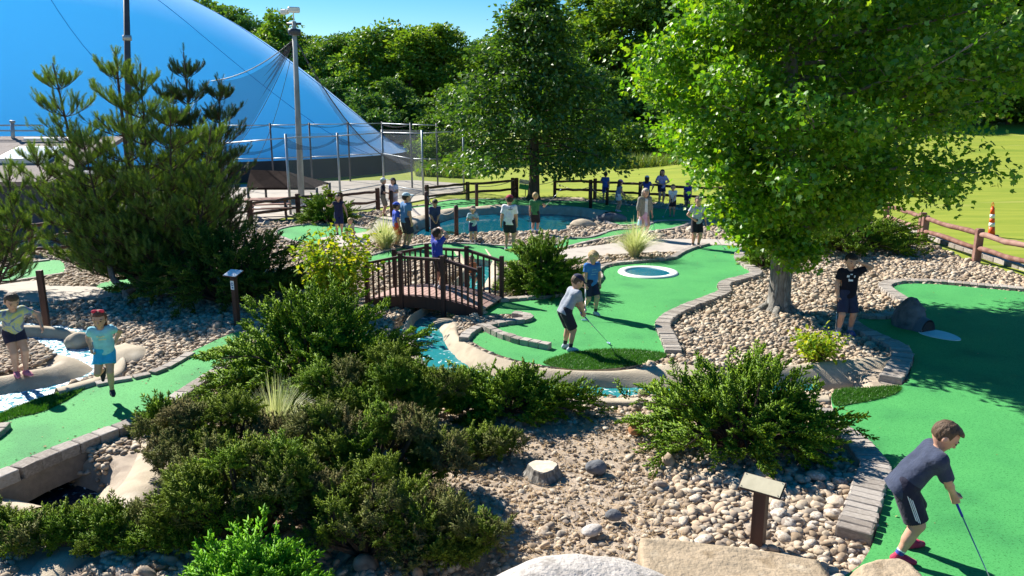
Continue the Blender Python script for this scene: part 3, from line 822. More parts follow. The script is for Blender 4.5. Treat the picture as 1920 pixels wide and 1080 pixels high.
# ---- the pyramidal tree by the pond fence
def pond_tree():
    base = D(1000, 368, 37.5); base.z = -.05
    t = thing('shade_tree', 'dense dark green pyramid shaped tree on the lawn behind the pond fence', 'tree', base)
    r = np.random.default_rng(5)
    b = MB(); b.tube([base + Vector((.05 * math.sin(z), 0, z)) for z in (0, .3, 1, 2.5, 5, 7.2, 9.4)], [.42, .30, .25, .23, .16, .1, .03], 10)
    b.build('trunk', m_barkd, t, True)
    C, O = [], []; bl = MB()
    zs = [1.0, 1.6, 2.4, 3.4, 5, 6.6, 8, 8.9, 9.6]; rs = [2.6, 4.3, 5.0, 4.8, 4.0, 2.9, 1.8, .9, .25]
    for i in range(82):
        z0 = 1.9 + (i / 82) * 6.9
        az = i * 2.39996 + random.uniform(-.3, .3)
        zt = z0 + (-.5 if z0 < 3 else (.1 if z0 < 6 else .7)) + random.uniform(-.3, .4)
        rr = float(np.interp(zt, zs, rs)) * random.uniform(.78, 1.12)
        a = base + Vector((0, 0, z0)); tip = base + Vector((math.cos(az) * rr, math.sin(az) * rr, max(zt, 1.45)))
        pts, rad = limb(a, tip, .05, .008, .05, 6, .04); bl.tube(pts, rad, 5)
        ou = (tip - a); ou.z = 0; ou.normalize()
        for j in range(13):
            tt = random.uniform(.28, 1.03); q = a.lerp(tip, tt)
            side = Vector((-ou.y, ou.x, 0)) * random.uniform(-1, 1) * (1.25 - .8 * tt) * rr * .3
            q = q + side + Vector((0, 0, random.uniform(-.35, .3)))
            C.append(q[:]); O.append((ou + side * .3)[:])
    bl.build('branches', m_barkd, t, True)
    V, F = leaf_cloud(np.array(C), np.array(O), 30, .3, .23, .3, r, .6, (LEAF_V, LEAF_F))
    o = link('crown', mesh_np('crown', V - np.array(base[:]), F, lf_oak), t); tag(o, kind='stuff')
pond_tree()

# ---- woods behind: six kinds of crown, each tree its own object
def wood_proto(seed, h, w, nl, mat, leaf=.42, gap=.0, low=.12):
    r = np.random.default_rng(seed); random.seed(seed)
    C, O = [], []; b = MB()
    b.tube([(0, 0, -1.5), (.1, 0, h * .3), (0, .1, h * .6), (0, 0, h * .93)], [.26, .22, .15, .04], 7)
    for i in range(nl):
        z = h * random.uniform(low, .95)
        f = (z / h)
        rr = w * (math.sin(math.pi * min(max((f * .93 + .09), 0), 1)) ** .75)
        az = i * 2.4 + random.uniform(-.5, .5); q = random.uniform(.35, 1.0)
        c = np.array([math.cos(az) * rr * q, math.sin(az) * rr * q, z])
        R_ = w * random.uniform(.22, .40)
        if i % 2 == 0: b.tube([(0, 0, z * .75), (c[0] * .6, c[1] * .6, z * .9), tuple(c)], [.09, .05, .02], 5)
        m = int(46 * (R_ / w / .3) ** 2)
        d = r.normal(size=(m, 3)); d[:, 2] = np.abs(d[:, 2]) * .9 - .25; d /= np.linalg.norm(d, axis=1, keepdims=True)
        C.append(c + d * R_ * r.uniform(.6, 1.05, (m, 1)) * np.array([1, 1, .75])); O.append(d)
    C, O = np.concatenate(C), np.concatenate(O)
    C = C + r.normal(0, w * .035, C.shape); keep = vnoise(C, seed, 2, 1.1 / w) > -.42; C, O = C[keep], O[keep]
    V, F = leaf_cloud(C, O, 7, leaf * .55, leaf, .2, r, .7)
    return b.mesh('trunk', m_barkd, True), mesh_np('crown', V, F, mat)
WP = [wood_proto(31, 15, 4.6, 46, lf_wood[0]), wood_proto(32, 18, 5.2, 54, lf_wood[1]), wood_proto(33, 13, 5.0, 44, lf_wood[1]),
      wood_proto(34, 16, 4.4, 46, lf_wood[2]), wood_proto(35, 19, 4.0, 44, lf_wood[0], .4), wood_proto(36, 9, 4.2, 36, lf_wood[2])]
BP = [wood_proto(41, 3.2, 2.4, 26, lf_wood[0], .22, low=.05), wood_proto(42, 2.6, 2.2, 24, lf_wood[1], .2, low=.05)]
WOODNAMES = ['bright leafy tree', 'tall mid green tree', 'broad mid green tree', 'dark green tree', 'slender pale green tree', 'low dark tree']
REGIONS = [(330, 'behind the high dome left'), (430, 'above the crest of the dome'), (500, 'above the dome shoulder'), (560, 'just left of the floodlight pole'), (615, 'just right of the floodlight pole'),
           (665, 'above the middle dome slope'), (712, 'above the lower dome slope'), (765, 'above the right dome foot'), (815, 'behind the right cage end'), (860, 'between the cage and the pyramid tree'),
           (915, 'left behind the pyramid tree'), (990, 'behind the pyramid tree centre'), (1065, 'right behind the pyramid tree'), (1125, 'in the gap beside the pyramid tree'), (1190, 'left of the maple crown'),
           (1255, 'at the left maple rim'), (1360, 'behind the left maple crown'), (1460, 'behind the maple trunk'), (1560, 'behind the maple crown centre'), (1660, 'behind the right maple crown'),
           (1760, 'behind the right rim of the maple'), (1830, 'above the lawn right of the maple'), (1890, 'above the right lawn'), (1960, 'at the right edge'), (9999, 'beyond the right edge')]
def wood_label(px, dist, kind):
    where = next(w for lim, w in REGIONS if px < lim)
    row = 'front row' if dist < 77 else ('second row' if dist < 87 else 'back row')
    lab = WOODNAMES[kind] + ', ' + row + ' of the wood, ' + where
    for o in list(COL.objects):
        if o.get('label') == lab:
            left = o['px'] < px
            o['label'] = lab + (', left' if left else ', right'); lab += ', right' if left else ', left'; break
    return lab
def wood(px, dist, top_px, kind, ws=1.0, jit=0):
    g = D(px, 300, dist); x = g.x; gz = float(hill(np.array([x]), np.array([dist]))[0]) - .1
    ztop = D(px, top_px, dist).z
    h = [15, 18, 13, 16, 19, 9][kind]
    s_ = (ztop - gz) / h
    t = thing('woodland_tree', wood_label(px, dist, kind), 'tree', (x, dist, gz), 'trees of the wood behind the course', random.uniform(0, 6.28))
    t['px'] = px
    t.scale = (s_ * ws * random.uniform(.9, 1.1), s_ * ws * random.uniform(.9, 1.1), s_)
    link('trunk', WP[kind][0], t); c = link('crown', WP[kind][1], t); c['kind'] = 'stuff'
random.seed(99)
for px, d_, top, k, ws in [(360,98,-20,1,1.1),(408,96,2,0,1),(450,94,15,1,1.1),(495,92,38,3,1),(530,88,30,0,1.1),(572,86,66,1,1.2),(605,84,78,0,1.2),(640,82,70,1,1.1),(668,84,68,3,1),
                           (700,78,62,0,1.25),(735,80,60,2,1.2),(770,76,48,4,1.5),(800,80,44,4,1.5),(838,78,38,4,1.3),(868,86,92,1,1.2),(905,90,82,3,1.2),(940,86,66,1,1.2),(1085,88,30,1,1.2),(1130,80,-40,4,1.8),(1060,92,60,3,1.2),
                           (1160,76,-10,0,1.2),(1200,80,-60,1,1.1),(1250,78,-30,1,1.1),(1300,84,-80,3,1),(1350,84,-60,1,1),(1400,86,-80,0,1),(1450,84,-50,1,1),(1500,86,-80,3,1),(1550,84,-60,1,1),(1600,86,-80,2,1),(1650,85,-50,3,1),(1700,86,-80,1,1),(1750,85,-60,0,1.1),(1800,86,-90,1,1.1),(1850,85,-50,3,1.2),(1900,86,-70,1,1.2),(1950,84,-40,0,1.2),(2010,84,-60,1,1.2),(2080,84,-60,3,1.2),
                           (1880,79,95,2,1.3),(1940,78,60,0,1.2),(1990,78,70,2,1.3),(1820,79,80,5,1.2),
                           (630,70,150,3,1.1),(690,66,170,5,1.3),(745,70,150,3,1.2),(790,68,180,5,1.3),(850,66,170,2,1.2),(1120,68,130,3,1.2),(1180,72,120,1,1.2),(1230,68,150,5,1.3),(1090,74,110,1,1.2),
                           (300,110,-30,3,1),(240,112,-30,1,1),(660,96,75,3,1.2),(720,100,70,1,1.2),(820,100,70,3,1.2),(980,98,70,1,1.3),(1030,98,62,3,1.3),(890,100,90,1,1.3)]:
    wood(px, d_, top, k, ws)
def wbush(px, dist, top, k, ws, label):
    g = D(px, 300, dist); gz = float(hill(np.array([g.x]), np.array([dist]))[0]) - .1
    s_ = (D(px, top, dist).z - gz) / [3.2, 2.6][k]
    t = thing('wild_shrub', label, 'shrub', (g.x, dist, gz), 'wild shrubs along the wood edge', random.uniform(0, 6.28))
    t.scale = (s_ * ws, s_ * ws, s_)
    link('stem', BP[k][0], t); c = link('foliage', BP[k][1], t); c['kind'] = 'stuff'
L1, L2 = 'rounded bright wild shrub before the wood,', 'rounded darker wild shrub before the wood,'
for a in [(800,60,262,0,1.2),(835,62,250,0,1.2),(870,58,285,0,1.2),(905,56,300,1,1.2),(780,64,255,1,1.3),(1130,62,255,1,1.3),(1180,64,232,0,1.4),(1225,62,250,0,1.3),(1270,64,240,1,1.4),(1100,60,285,0,1.2),(930,54,318,0,1.2),(1900,80,212,1,1.6),(1960,79,205,0,1.6),(1850,80,218,1,1.5),(1780,80,222,1,1.6)]:
    wbush(*a, (L1 if a[3] == 0 else L2) + ' ' + next(w for lim, w in REGIONS if a[0] < lim))
MEADOW = [D(1150, 315, 56), D(1330, 320, 55), D(1345, 290, 64), D(1150, 290, 64)]
blades(MEADOW, 5000, 1.3, .10, lf_meadow, 'meadow_grass', 3, z=-.1, lean=.25)
MEADOW2 = [D(778, 320, 52), D(880, 320, 50), D(900, 300, 60), D(785, 300, 60)]
blades(MEADOW2, 3500, .8, .10, lf_meadow, 'meadow_grass', 4, z=-.05, lean=.3)

# ---- pines on the left
def needle_proto(n, seed, L=1.0):
    r = np.random.default_rng(seed)
    P, F = [], []
    for i in range(n):
        t = (i + .5) / n; a = i * 2.4
        el = .75 - .25 * t
        d = np.array([math.cos(a) * el, 1 - el * .35, math.sin(a) * el]); d /= np.linalg.norm(d)
        o = np.array([0, t * .8, 0]); s = np.cross(d, [0.3, .2, 1.]); s /= np.linalg.norm(s)
        l = .34 * (1.1 - .3 * t)
        k = len(P); P += [o - s * .015, o + s * .015, o + d * l]; F.append((k, k + 1, k + 2))
    return np.array(P), np.array(F)
NP_ = [needle_proto(52, 1), needle_proto(52, 2)]
def pine(label, base, leaders, h, mat, seed, w, density=1.0, shoot=.25, name='pine_tree', low=.12, lean_low=None):
    random.seed(seed); r = np.random.default_rng(seed)
    t = thing(name, label, 'tree', base)
    wood_ = MB(); tr = MB()
    P, Dd = [], []
    for (dx, dy, hh, rad) in leaders:
        top = base + Vector((dx, dy, hh))
        mid = base + Vector((dx * .75, dy * .75, hh * .45))
        pts = smooth_open([base.copy(), base + Vector((dx * .25, dy * .25, hh * .15)), mid, top], 5)
        m = len(pts)
        tr.tube(pts, [rad * (1 - .88 * i / (m - 1)) for i in range(m)], 9)
        nb = int(72 * density * hh / 5)
        for i in range(nb):
            f = low + (1 - low) * ((i + random.random()) / nb) ** .78
            q = pts[min(int(f * (m - 1)), m - 2)]
            L = w * (1 - f) ** .62 * random.uniform(.6, 1.1) + .26
            az = i * 2.4 + random.uniform(-.4, .4)
            up = .15 + .55 * f
            d = Vector((math.cos(az), math.sin(az), up * random.uniform(.5, 1.2))).normalized()
            bp = [q, q + d * L * .5 + Vector((0, 0, -.04 * L)), q + d * L + Vector((0, 0, .12 * L))]
            bp = smooth_open(bp, 3); wood_.tube(bp, [.022 * (1.2 - f) * (1 - .8 * k / (len(bp) - 1)) + .004 for k in range(len(bp))], 5, cap=False)
            ns = int(11 + 12 * L)
            for k in range(ns):
                g = random.uniform(.3, 1.0); j = min(int(g * (len(bp) - 1)), len(bp) - 2)
                o = bp[j].lerp(bp[j + 1], g * (len(bp) - 1) - j)
                side = Vector((-d.y, d.x, 0)).normalized() * random.uniform(-1, 1)
                l2 = random.uniform(.05, .42) * L * .7
                sd_ = (d * .7 + side * .9 + Vector((0, 0, random.uniform(.0, .5)))).normalized()
                e = o + sd_ * l2
                wood_.tube([o, e], [.006, .004], 3, cap=False)
                P.append(e[:]); Dd.append((sd_ * .55 + Vector((0, 0, .75)) + Vector((random.gauss(0, .25), random.gauss(0, .25), 0)))[:])
            P.append(bp[-1][:]); Dd.append((d * .6 + Vector((0, 0, .7)))[:])
        for k in range(34):
            q = random.random() ** .8; c_ = pts[-1].lerp(pts[-4], q); a_ = random.uniform(0, 6.28); o_ = (.04 + .30 * q) * random.uniform(.5, 1)
            e_ = c_ + Vector((math.cos(a_) * o_, math.sin(a_) * o_, .10 * (1 - q)))
            wood_.tube([c_ - Vector((0, 0, .12)), e_], [.008, .005], 3, cap=False)
            P.append(e_[:]); Dd.append((math.cos(a_) * .35 + random.gauss(0, .15), math.sin(a_) * .35 + random.gauss(0, .15), 1))
    tr.build('trunk', m_barkd, t, True); wood_.build('branches', m_twig, t)
    P, Dd = np.array(P), np.array(Dd)
    half = r.random(len(P)) < .5
    parts = []
    for h_, pr in zip((half, ~half), NP_):
        parts.append(stamp(pr[0], pr[1], P[h_], frames(Dd[h_], r.uniform(0, 6.28, h_.sum())), shoot * r.uniform(.7, 1.25, h_.sum())))
    V, F = cat_mesh(parts)
    o = link('needles', mesh_np('needles', V - np.array(base[:]), F, mat), t); tag(o, kind='stuff')
    return t
bp = G(268, 540, -.05)
pine('broad many stemmed pine with upright green shoots at the left, before the dome', bp, [(-.1,.1,5.6,.15), (-1.75,.4,5.35,.11), (1.2,-.2,4.4,.09), (.45,.1,5.3,.08), (-.9,-.3,3.8,.08), (1.9,.3,3.9,.08), (-2.2,-.1,3.4,.07), (2.0,-.4,2.8,.07)], 5.5, lf_pine, 3, 1.6, 1.0, low=.16, shoot=.215)
pine('narrow dark pine top rising just behind the broad pine', bp + Vector((.55, 2.4, 0)), [(0,0,5.75,.12), (-.5,.2,5.0,.08), (.8,.2,5.1,.08)], 5.8, lf_pined, 4, 1.3, 1.1, low=.25, shoot=.21)
pine('low young pine at the left edge in front of the club house roof', G(-10, 560, -.05) + Vector((-.4, .6, 0)), [(.0,0,2.6,.07), (.6,.3,3.0,.06), (-.5,0,2.8,.06), (.9,-.3,2.0,.05)], 3, lf_pine, 6, .9, .62, low=.3, shoot=.21)
# crooked bare stem leaning out of the big pine
b = MB(); t = thing('bent_trunk', 'crooked bare pine stem leaning over the gravel below the big pine', 'trunk', G(238, 560, -.05))
s0 = t.location
b.tube(smooth_open([s0 + Vector((0, 0, -.05)), s0 + Vector((-.05, .05, .22)), s0 + Vector((-.3, .1, .42)), s0 + Vector((-.42, .2, .8)), s0 + Vector((-.55, .4, 1.4))], 5), [.1 - .003 * i for i in range(21)], 9, jit=.08)
b.build('stem', m_bark, t, True)
b = MB(); b.tube([s0 + Vector((-.02, .02, .12)), s0 + Vector((.2, .1, .25)), s0 + Vector((.38, .1, .2))], [.08, .07, .06], 8, jit=.1); b.build('stub', m_barkd, t, True)

# ---- junipers
def cones(axes):
    """axes: list of (origin, direction*length, radius): three sided spindles"""
    P, F = [], []
    for o, d, rad in axes:
        o, d = np.array(o, float), np.array(d, float); L = np.linalg.norm(d); u = d / L
        s = np.cross(u, [.31, .77, .55]); s /= np.linalg.norm(s); q = np.cross(u, s); k = len(P)
        for a in (0, 2.094, 4.189): P.append(o + d * .25 + (s * math.cos(a) + q * math.sin(a)) * rad)
        P.append(o + d)
        F += [(k, k + 1, k + 3), (k + 1, k + 2, k + 3), (k + 2, k, k + 3)]
    return np.array(P), np.array(F)
def spray_proto(seed, ntw=16, nc=3):
    rd = random.Random(seed); A = []
    for i in range(ntw):
        t = .08 + .9 * i / ntw; a = (0 if i % 2 else math.pi) + rd.gauss(0, .75) + .5
        side = np.array([math.cos(a), 0, math.sin(a) * .75 + .25])
        d = np.array([0, .85, 0]) + side * rd.uniform(.6, .95); d /= np.linalg.norm(d)
        L = (.34 - .2 * t) * rd.uniform(.8, 1.2)
        for j in range(nc):
            o = np.array([0, t, 0]) + d * L * j / nc
            dd = d + np.array([rd.gauss(0, .32), rd.gauss(0, .2), rd.gauss(0, .32)]); dd /= np.linalg.norm(dd)
            A.append((o, dd * L / nc * 2.0, .046))
    for j in range(4): A.append(((0, .85 + .05 * j, 0), np.array([rd.gauss(0, .2), 1, rd.gauss(0, .2)]) * .17, .04))
    return cones(A)
def tuft_proto(seed, n=18, nc=2):
    rd = random.Random(seed); A = []
    for i in range(n):
        a = i * 2.4; z = 1 - (i + .5) / n * 1.05
        h = math.sqrt(max(0, 1 - z * z)); d = np.array([math.cos(a) * h, z, math.sin(a) * h]) + np.array([rd.gauss(0, .15) for _ in range(3)])
        d /= np.linalg.norm(d)
        for j in range(nc):
            dd = d + np.array([rd.gauss(0, .45) for _ in range(3)]); dd /= np.linalg.norm(dd)
            A.append((d * (.35 + .3 * j), dd * .5, .085))
    return cones(A)
SPR = [spray_proto(i) for i in range(4)]
TUF = [tuft_proto(i) for i in range(3)]
def put(protos, P, Dd, sc, r, spin=.5):
    k = r.integers(0, len(protos), len(P)); parts = []
    for i, pr in enumerate(protos):
        s_ = k == i
        if s_.any(): parts.append(stamp(pr[0], pr[1], P[s_], frames(Dd[s_], r.normal(0, spin, s_.sum())), sc[s_]))
    return cat_mesh(parts)
def juniper(label, base, rx, ry, h, nb, mat, seed, size=.36, per=7, el=(8, 80), group='spreading junipers', skew=(0, 0), mat2=None, droop=.0):
    random.seed(seed); r = np.random.default_rng(seed)
    t = thing('juniper_bush', label, 'shrub', base, group)
    st = MB(); P, Dd = [], []
    for i in range(nb):
        az = i * 2.4 + random.uniform(-.35, .35); e = R(random.uniform(*el)) if random.random() < .62 else R(random.uniform(el[0] - 6, 30))
        k = random.uniform(.66, 1.12)
        tip = base + Vector((math.cos(az) * math.cos(e) * rx * k + skew[0] * math.sin(e), math.sin(az) * math.cos(e) * ry * k + skew[1] * math.sin(e), max(math.sin(e) * h * k, .12)))
        a = base + Vector((math.cos(az) * rx * .12, math.sin(az) * ry * .12, .02))
        mid = a.lerp(tip, .55) + Vector((0, 0, .16 * h - droop))
        pts = smooth_open([a, mid, tip], 4); m = len(pts)
        st.tube(pts, [.022 * (1 - .85 * q / (m - 1)) + .003 for q in range(m)], 5, cap=False)
        for j in range(per):
            g = .30 + .70 * (j + random.random()) / per; q = min(int(g * (m - 1)), m - 2)
            o = pts[q].lerp(pts[q + 1], g * (m - 1) - q); tan = (pts[q + 1] - pts[q]).normalized()
            d = tan * .9 + Vector((random.gauss(0, .42), random.gauss(0, .42), random.gauss(.18, .3)))
            P.append((o + Vector((random.gauss(0, .05), random.gauss(0, .05), random.gauss(0, .03))))[:]); Dd.append(d[:])
    st.build('stems', m_twig, t)
    P, Dd = np.array(P), np.array(Dd)
    sc = size * r.uniform(.6, 1.2, len(P))
    V, F = put(SPR, P, Dd, sc, r)
    o = link('foliage', mesh_np('foliage', V - np.array(base[:]), F, mat), t); tag(o, kind='stuff')
    return t
def mounded(label, base, lobes, mats, seed, size=.085, dens=190, group='old mounded junipers'):
    """lobes: (dx, dy, z, radius, material index)"""
    random.seed(seed); r = np.random.default_rng(seed)
    t = thing('old_juniper', label, 'shrub', base, group)
    st = MB(); acc = {}
    for (dx, dy, z, rad, mi) in lobes:
        c = base + Vector((dx, dy, z))
        pts = smooth_open([base + Vector((dx * .15, dy * .15, 0)), base + Vector((dx * .55, dy * .55, z * .45)), c], 3)
        st.tube(pts, [.032 - .0035 * q for q in range(len(pts))], 6, cap=False, jit=.15)
        for k in range(5):
            a = random.uniform(0, 6.28); st.tube([c + Vector((0, 0, -.1)), c + Vector((math.cos(a) * rad * .7, math.sin(a) * rad * .7, random.uniform(-.15, .2) * rad))], [.009, .003], 4, cap=False)
        n = int(dens * (rad / .35) ** 2) + 8
        d = r.normal(size=(n, 3)); d[:, 2] = np.abs(d[:, 2]) * 1.1 - .28; d /= np.linalg.norm(d, axis=1, keepdims=True)
        wob = 1 + .3 * vnoise(d, seed + len(acc) * 3 + int(abs(dx) * 50), 2, .45)
        P = np.array(c[:]) + d * rad * wob[:, None] * r.uniform(.8, 1.08, (n, 1)) * np.array([1, 1, .72])
        acc.setdefault(mi, []).append((P, d + np.array([0, 0, .5])))
    st.build('stems', m_twig, t)
    for mi, lst in acc.items():
        P = np.concatenate([q[0] for q in lst]); d = np.concatenate([q[1] for q in lst])
        hf = r.random(len(P)) < .5
        q1 = put(TUF, P[hf], d[hf], size * r.uniform(.55, 1.1, hf.sum()), r, 3); q2 = put(SPR, P[~hf] - d[~hf] * .04, d[~hf] + r.normal(0, .35, (int((~hf).sum()), 3)), size * 2.1 * r.uniform(.6, 1.2, (~hf).sum()), r, 3)
        V, F = cat_mesh([q1, q2])
        o = link('foliage', mesh_np('foliage', V - np.array(base[:]), F, mats[mi]), t); tag(o, kind='stuff')
    return t
def clusters(n, rx, ry, z0, z1, r0, r1, seed, mats):
    rd = random.Random(seed); out = []
    for i in range(n):
        a = i * 2.4 + rd.uniform(-.4, .4); q = math.sqrt((i + .5) / n)
        out.append((math.cos(a) * rx * q, math.sin(a) * ry * q, rd.uniform(z0, z1) * (1.15 - .5 * q), rd.uniform(r0, r1), rd.choice(mats)))
    return out
J = juniper
J('large feathery green juniper in the middle, below the wooden bridge', G(590, 722, -.04), 1.75, 1.25, 1.35, 120, lf_jun, 11, .36, 8, skew=(.1, .2))
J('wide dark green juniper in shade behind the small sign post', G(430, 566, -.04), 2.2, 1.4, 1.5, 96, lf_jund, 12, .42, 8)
J('rounded green juniper beside the bridge and the blond boy', G(1016, 548, -.04), 1.02, .9, 1.22, 150, lf_jun, 13, .27, 9, el=(0, 82))
J('broad low juniper on the right, behind the tan plate sign', G(1385, 838, -.04), 1.42, .95, .98, 96, lf_jun, 14, .32, 8, skew=(0, .25))
J('flat juniper spreading in front of the stream at the centre', G(950, 776, -.04), 1.15, .5, .55, 74, lf_jun, 15, .30, 8)
J('dark low juniper between the maple trunk and the right rail fence', G(1590, 470, -.04), 2.5, 1.6, 1.2, 100, lf_jun, 16, .4, 8)
J('small juniper at the right edge of the tan kerb left of the maple trunk', G(1432, 500, -.04), .55, .6, .55, 26, lf_jun, 17, .3, 7)
J('low dark juniper by the woman in navy near the rail fence', G(612, 418, -.04), 1.15, .8, .8, 44, lf_jun, 18, .42, 7)
J('small bright juniper at the kerb of the left green', G(318, 818, -.04), .38, .3, .42, 30, lf_jun, 19, .24, 7)
J('small green juniper on the pebbles below the large feathery juniper', G(455, 742, -.04), .5, .3, .25, 24, lf_jun, 20, .26, 7)
mo = [lf_olive, lf_olive2, lf_brown, lf_jun]
mounded('old grey green juniper in mounds left of the pale grass tuft', G(430, 880, -.04), clusters(32, .95, .55, 0.24, 0.79, 0.124, 0.231, 1, [0, 0, 1, 1, 2]), mo, 1)
mounded('bright topped juniper in mounds below the large feathery juniper', G(700, 800, -.04), clusters(44, 1.15, .55, 0.33, 0.94, 0.124, 0.224, 2, [1, 1, 1, 0, 3, 3]), mo, 2)
mounded('wide olive juniper in mounds at the centre foreground left of the gravel', G(690, 930, -.04), clusters(52, 1.1, .62, 0.32, 0.98, 0.124, 0.224, 3, [0, 0, 1, 1, 1, 3, 2]), mo, 3)
mounded('low juniper with yellow green tips creeping across the dark culvert', G(190, 1022, -.04), clusters(40, 1.25, .2, .12, .34, .11, .19, 4, [1, 1, 3, 0]), mo, 4)
mounded('bushy juniper in the bottom left corner with bright upper tips', G(470, 1010, -.04), clusters(44, .85, .45, 0.32, 1.00, 0.112, 0.204, 5, [1, 3, 1, 0]), mo, 5)
mounded('grey thin juniper with bare stems at the bottom beside the pale boulder', G(690, 1035, -.04), clusters(32, .75, .45, 0.26, 0.88, 0.105, 0.190, 6, [0, 0, 1, 1, 2]), mo, 6, dens=75)
mounded('small olive juniper arm reaching onto the gravel near the tree stump', G(900, 856, -.04), clusters(18, .45, .25, 0.12, 0.38, 0.087, 0.150, 7, [1, 0, 1]), mo, 7)
mounded('olive juniper at the bottom between the thin grey juniper and the pale boulder', G(830, 1045, -.04), clusters(22, .5, .34, .22, .5, .11, .18, 8, [0, 1, 1, 0, 3]), mo, 8)
J('lime green fern like conifer at the bottom edge of the picture', G(470, 1150, -.04), .66, .5, .42, 44, lf_thuja, 21, .30, 8, el=(20, 85))

# ---- lime saplings and tufts of ornamental grass
def sapling(label, base, h, w, n, seed, leaf=.09):
    random.seed(seed); r = np.random.default_rng(seed)
    t = thing('leafy_sapling', label, 'shrub', base, 'lime green saplings'); st = MB(); C, O = [], []
    for i in range(n):
        az = i * 2.4; hh = h * random.uniform(.45, 1.0); q = random.uniform(.3, 1) * w
        tip = base + Vector((math.cos(az) * q, math.sin(az) * q, hh))
        pts, rad = limb(base + Vector((random.gauss(0, .06), random.gauss(0, .06), 0)), tip, .012, .004, .08, 5, .03); st.tube(pts, rad, 5, cap=False)
        for k in range(9):
            g = .35 + .65 * k / 8; c = Vector(pts[0]).lerp(tip, g) + Vector((0, 0, .08 * h * math.sin(math.pi * g)))
            C.append((c + Vector((random.gauss(0, .06), random.gauss(0, .06), random.gauss(0, .04))))[:]); O.append((math.cos(az), math.sin(az), .25))
    st.build('stems', m_twig, t)
    V, F = leaf_cloud(np.array(C), np.array(O), 5, .07, leaf, .35, r, .8, ([(0,0,0),(-.26,.4,.05),(-.2,.75,.02),(0,1,-.1),(.2,.75,.02),(.26,.4,.05)], [(0,2,1),(0,3,2),(0,4,3),(0,5,4)]), .7)
    o = link('leaves', mesh_np('leaves', V - np.array(base[:]), F, lf_lime), t); tag(o, kind='stuff')
sapling('tall lime green sapling between the dark juniper and the bridge', G(632, 592, -.04), 1.92, .80, 52, 1, .13)
sapling('small lime green sapling on the stream bank below the boy in black', G(1530, 680, -.04), .55, .42, 16, 2, .10)
sapling('pale yellow seedling beside the low juniper near the woman in navy', G(622, 404, -.04), 1.4, .4, 8, 3, .16)
def tuft(label, base, h, w, n, seed, bw=.008):
    random.seed(seed); r = np.random.default_rng(seed); V, F = [], []
    for i in range(n):
        az = random.uniform(0, 6.28); q = w * random.random() ** .6; hh = h * random.uniform(.6, 1.05) * (1.1 - .35 * q / w)
        d = np.array([math.cos(az), math.sin(az), 0]); s = np.array([-d[1], d[0], 0]); k = len(V)
        o = np.array(base[:]) + d * random.uniform(0, .12) * w
        for j in range(5):
            tt = j / 4
            c = o + d * q * tt ** 1.6 + np.array([0, 0, hh * (tt - .32 * tt ** 3 * (q / w))])
            wd = bw * (1 - tt * .85)
            V += [c - s * wd, c + s * wd]
        for j in range(4): F.append((k + 2 * j, k + 2 * j + 1, k + 2 * j + 3, k + 2 * j + 2))
    o = link('grass_tuft', mesh_np('grass_tuft', np.array(V) - np.array(base[:]), F, lf_straw), None, base)
    tag(o, label, 'grass', 'pale ornamental grass tufts')
tuft('pale feathery grass tuft among the junipers in the foreground', G(520, 842, -.04), 1.05, .62, 620, 1, .006)
tuft('pale grass clump beside the path, above the white ringed hole', G(1190, 484, -.04), 1.2, .95, 700, 2, .012)
tuft('pale grass clump left of the tall teenager in the blue shirt', G(722, 468, -.04), 1.15, 1.0, 600, 3, .013)
# ================================================================== BUILT THINGS
m_stain = M('stained_wood', [(0.045,0.022,0.018),(0.075,0.036,0.028),(0.06,0.03,0.024)], 5.0, 0.6, 0.4, 40, 0.3, stretch=(1,1,.15), rnd=.6)
m_deck = M('deck_board', [(0.30,0.185,0.155),(0.40,0.26,0.22),(0.34,0.22,0.185)], 6.0, 0.7, 0.4, 40, 0.25, stretch=(.2,1,1), rnd=.9)
m_log = M('red_rail_log', [(0.16,0.075,0.055),(0.24,0.13,0.10),(0.30,0.18,0.145)], 5.0, 0.8, 0.6, 35, 0.2, rnd=.6)
m_logd = M('dark_rail_log', [(0.060,0.032,0.026),(0.10,0.055,0.044),(0.13,0.08,0.06)], 4.0, 0.8, 0.5, 30, 0.2, rnd=.6)
m_rope = M('old_rope', [(0.35,0.31,0.25),(0.5,0.46,0.38)], 40, .95)
m_galv = M('galvanised_pipe', [(0.30,0.33,0.36),(0.42,0.45,0.48)], 6, .45, metal=.5)
m_dpipe = M('dark_pipe', [(0.05,0.055,0.07),(0.08,0.085,0.10)], 6, .5)
m_white = M('white_paint', [(0.70,0.70,0.68),(0.80,0.80,0.78)], 6, .5)
m_black = M('rubber_and_mouth_black', [(0.02,0.02,0.022)], 6, .6)

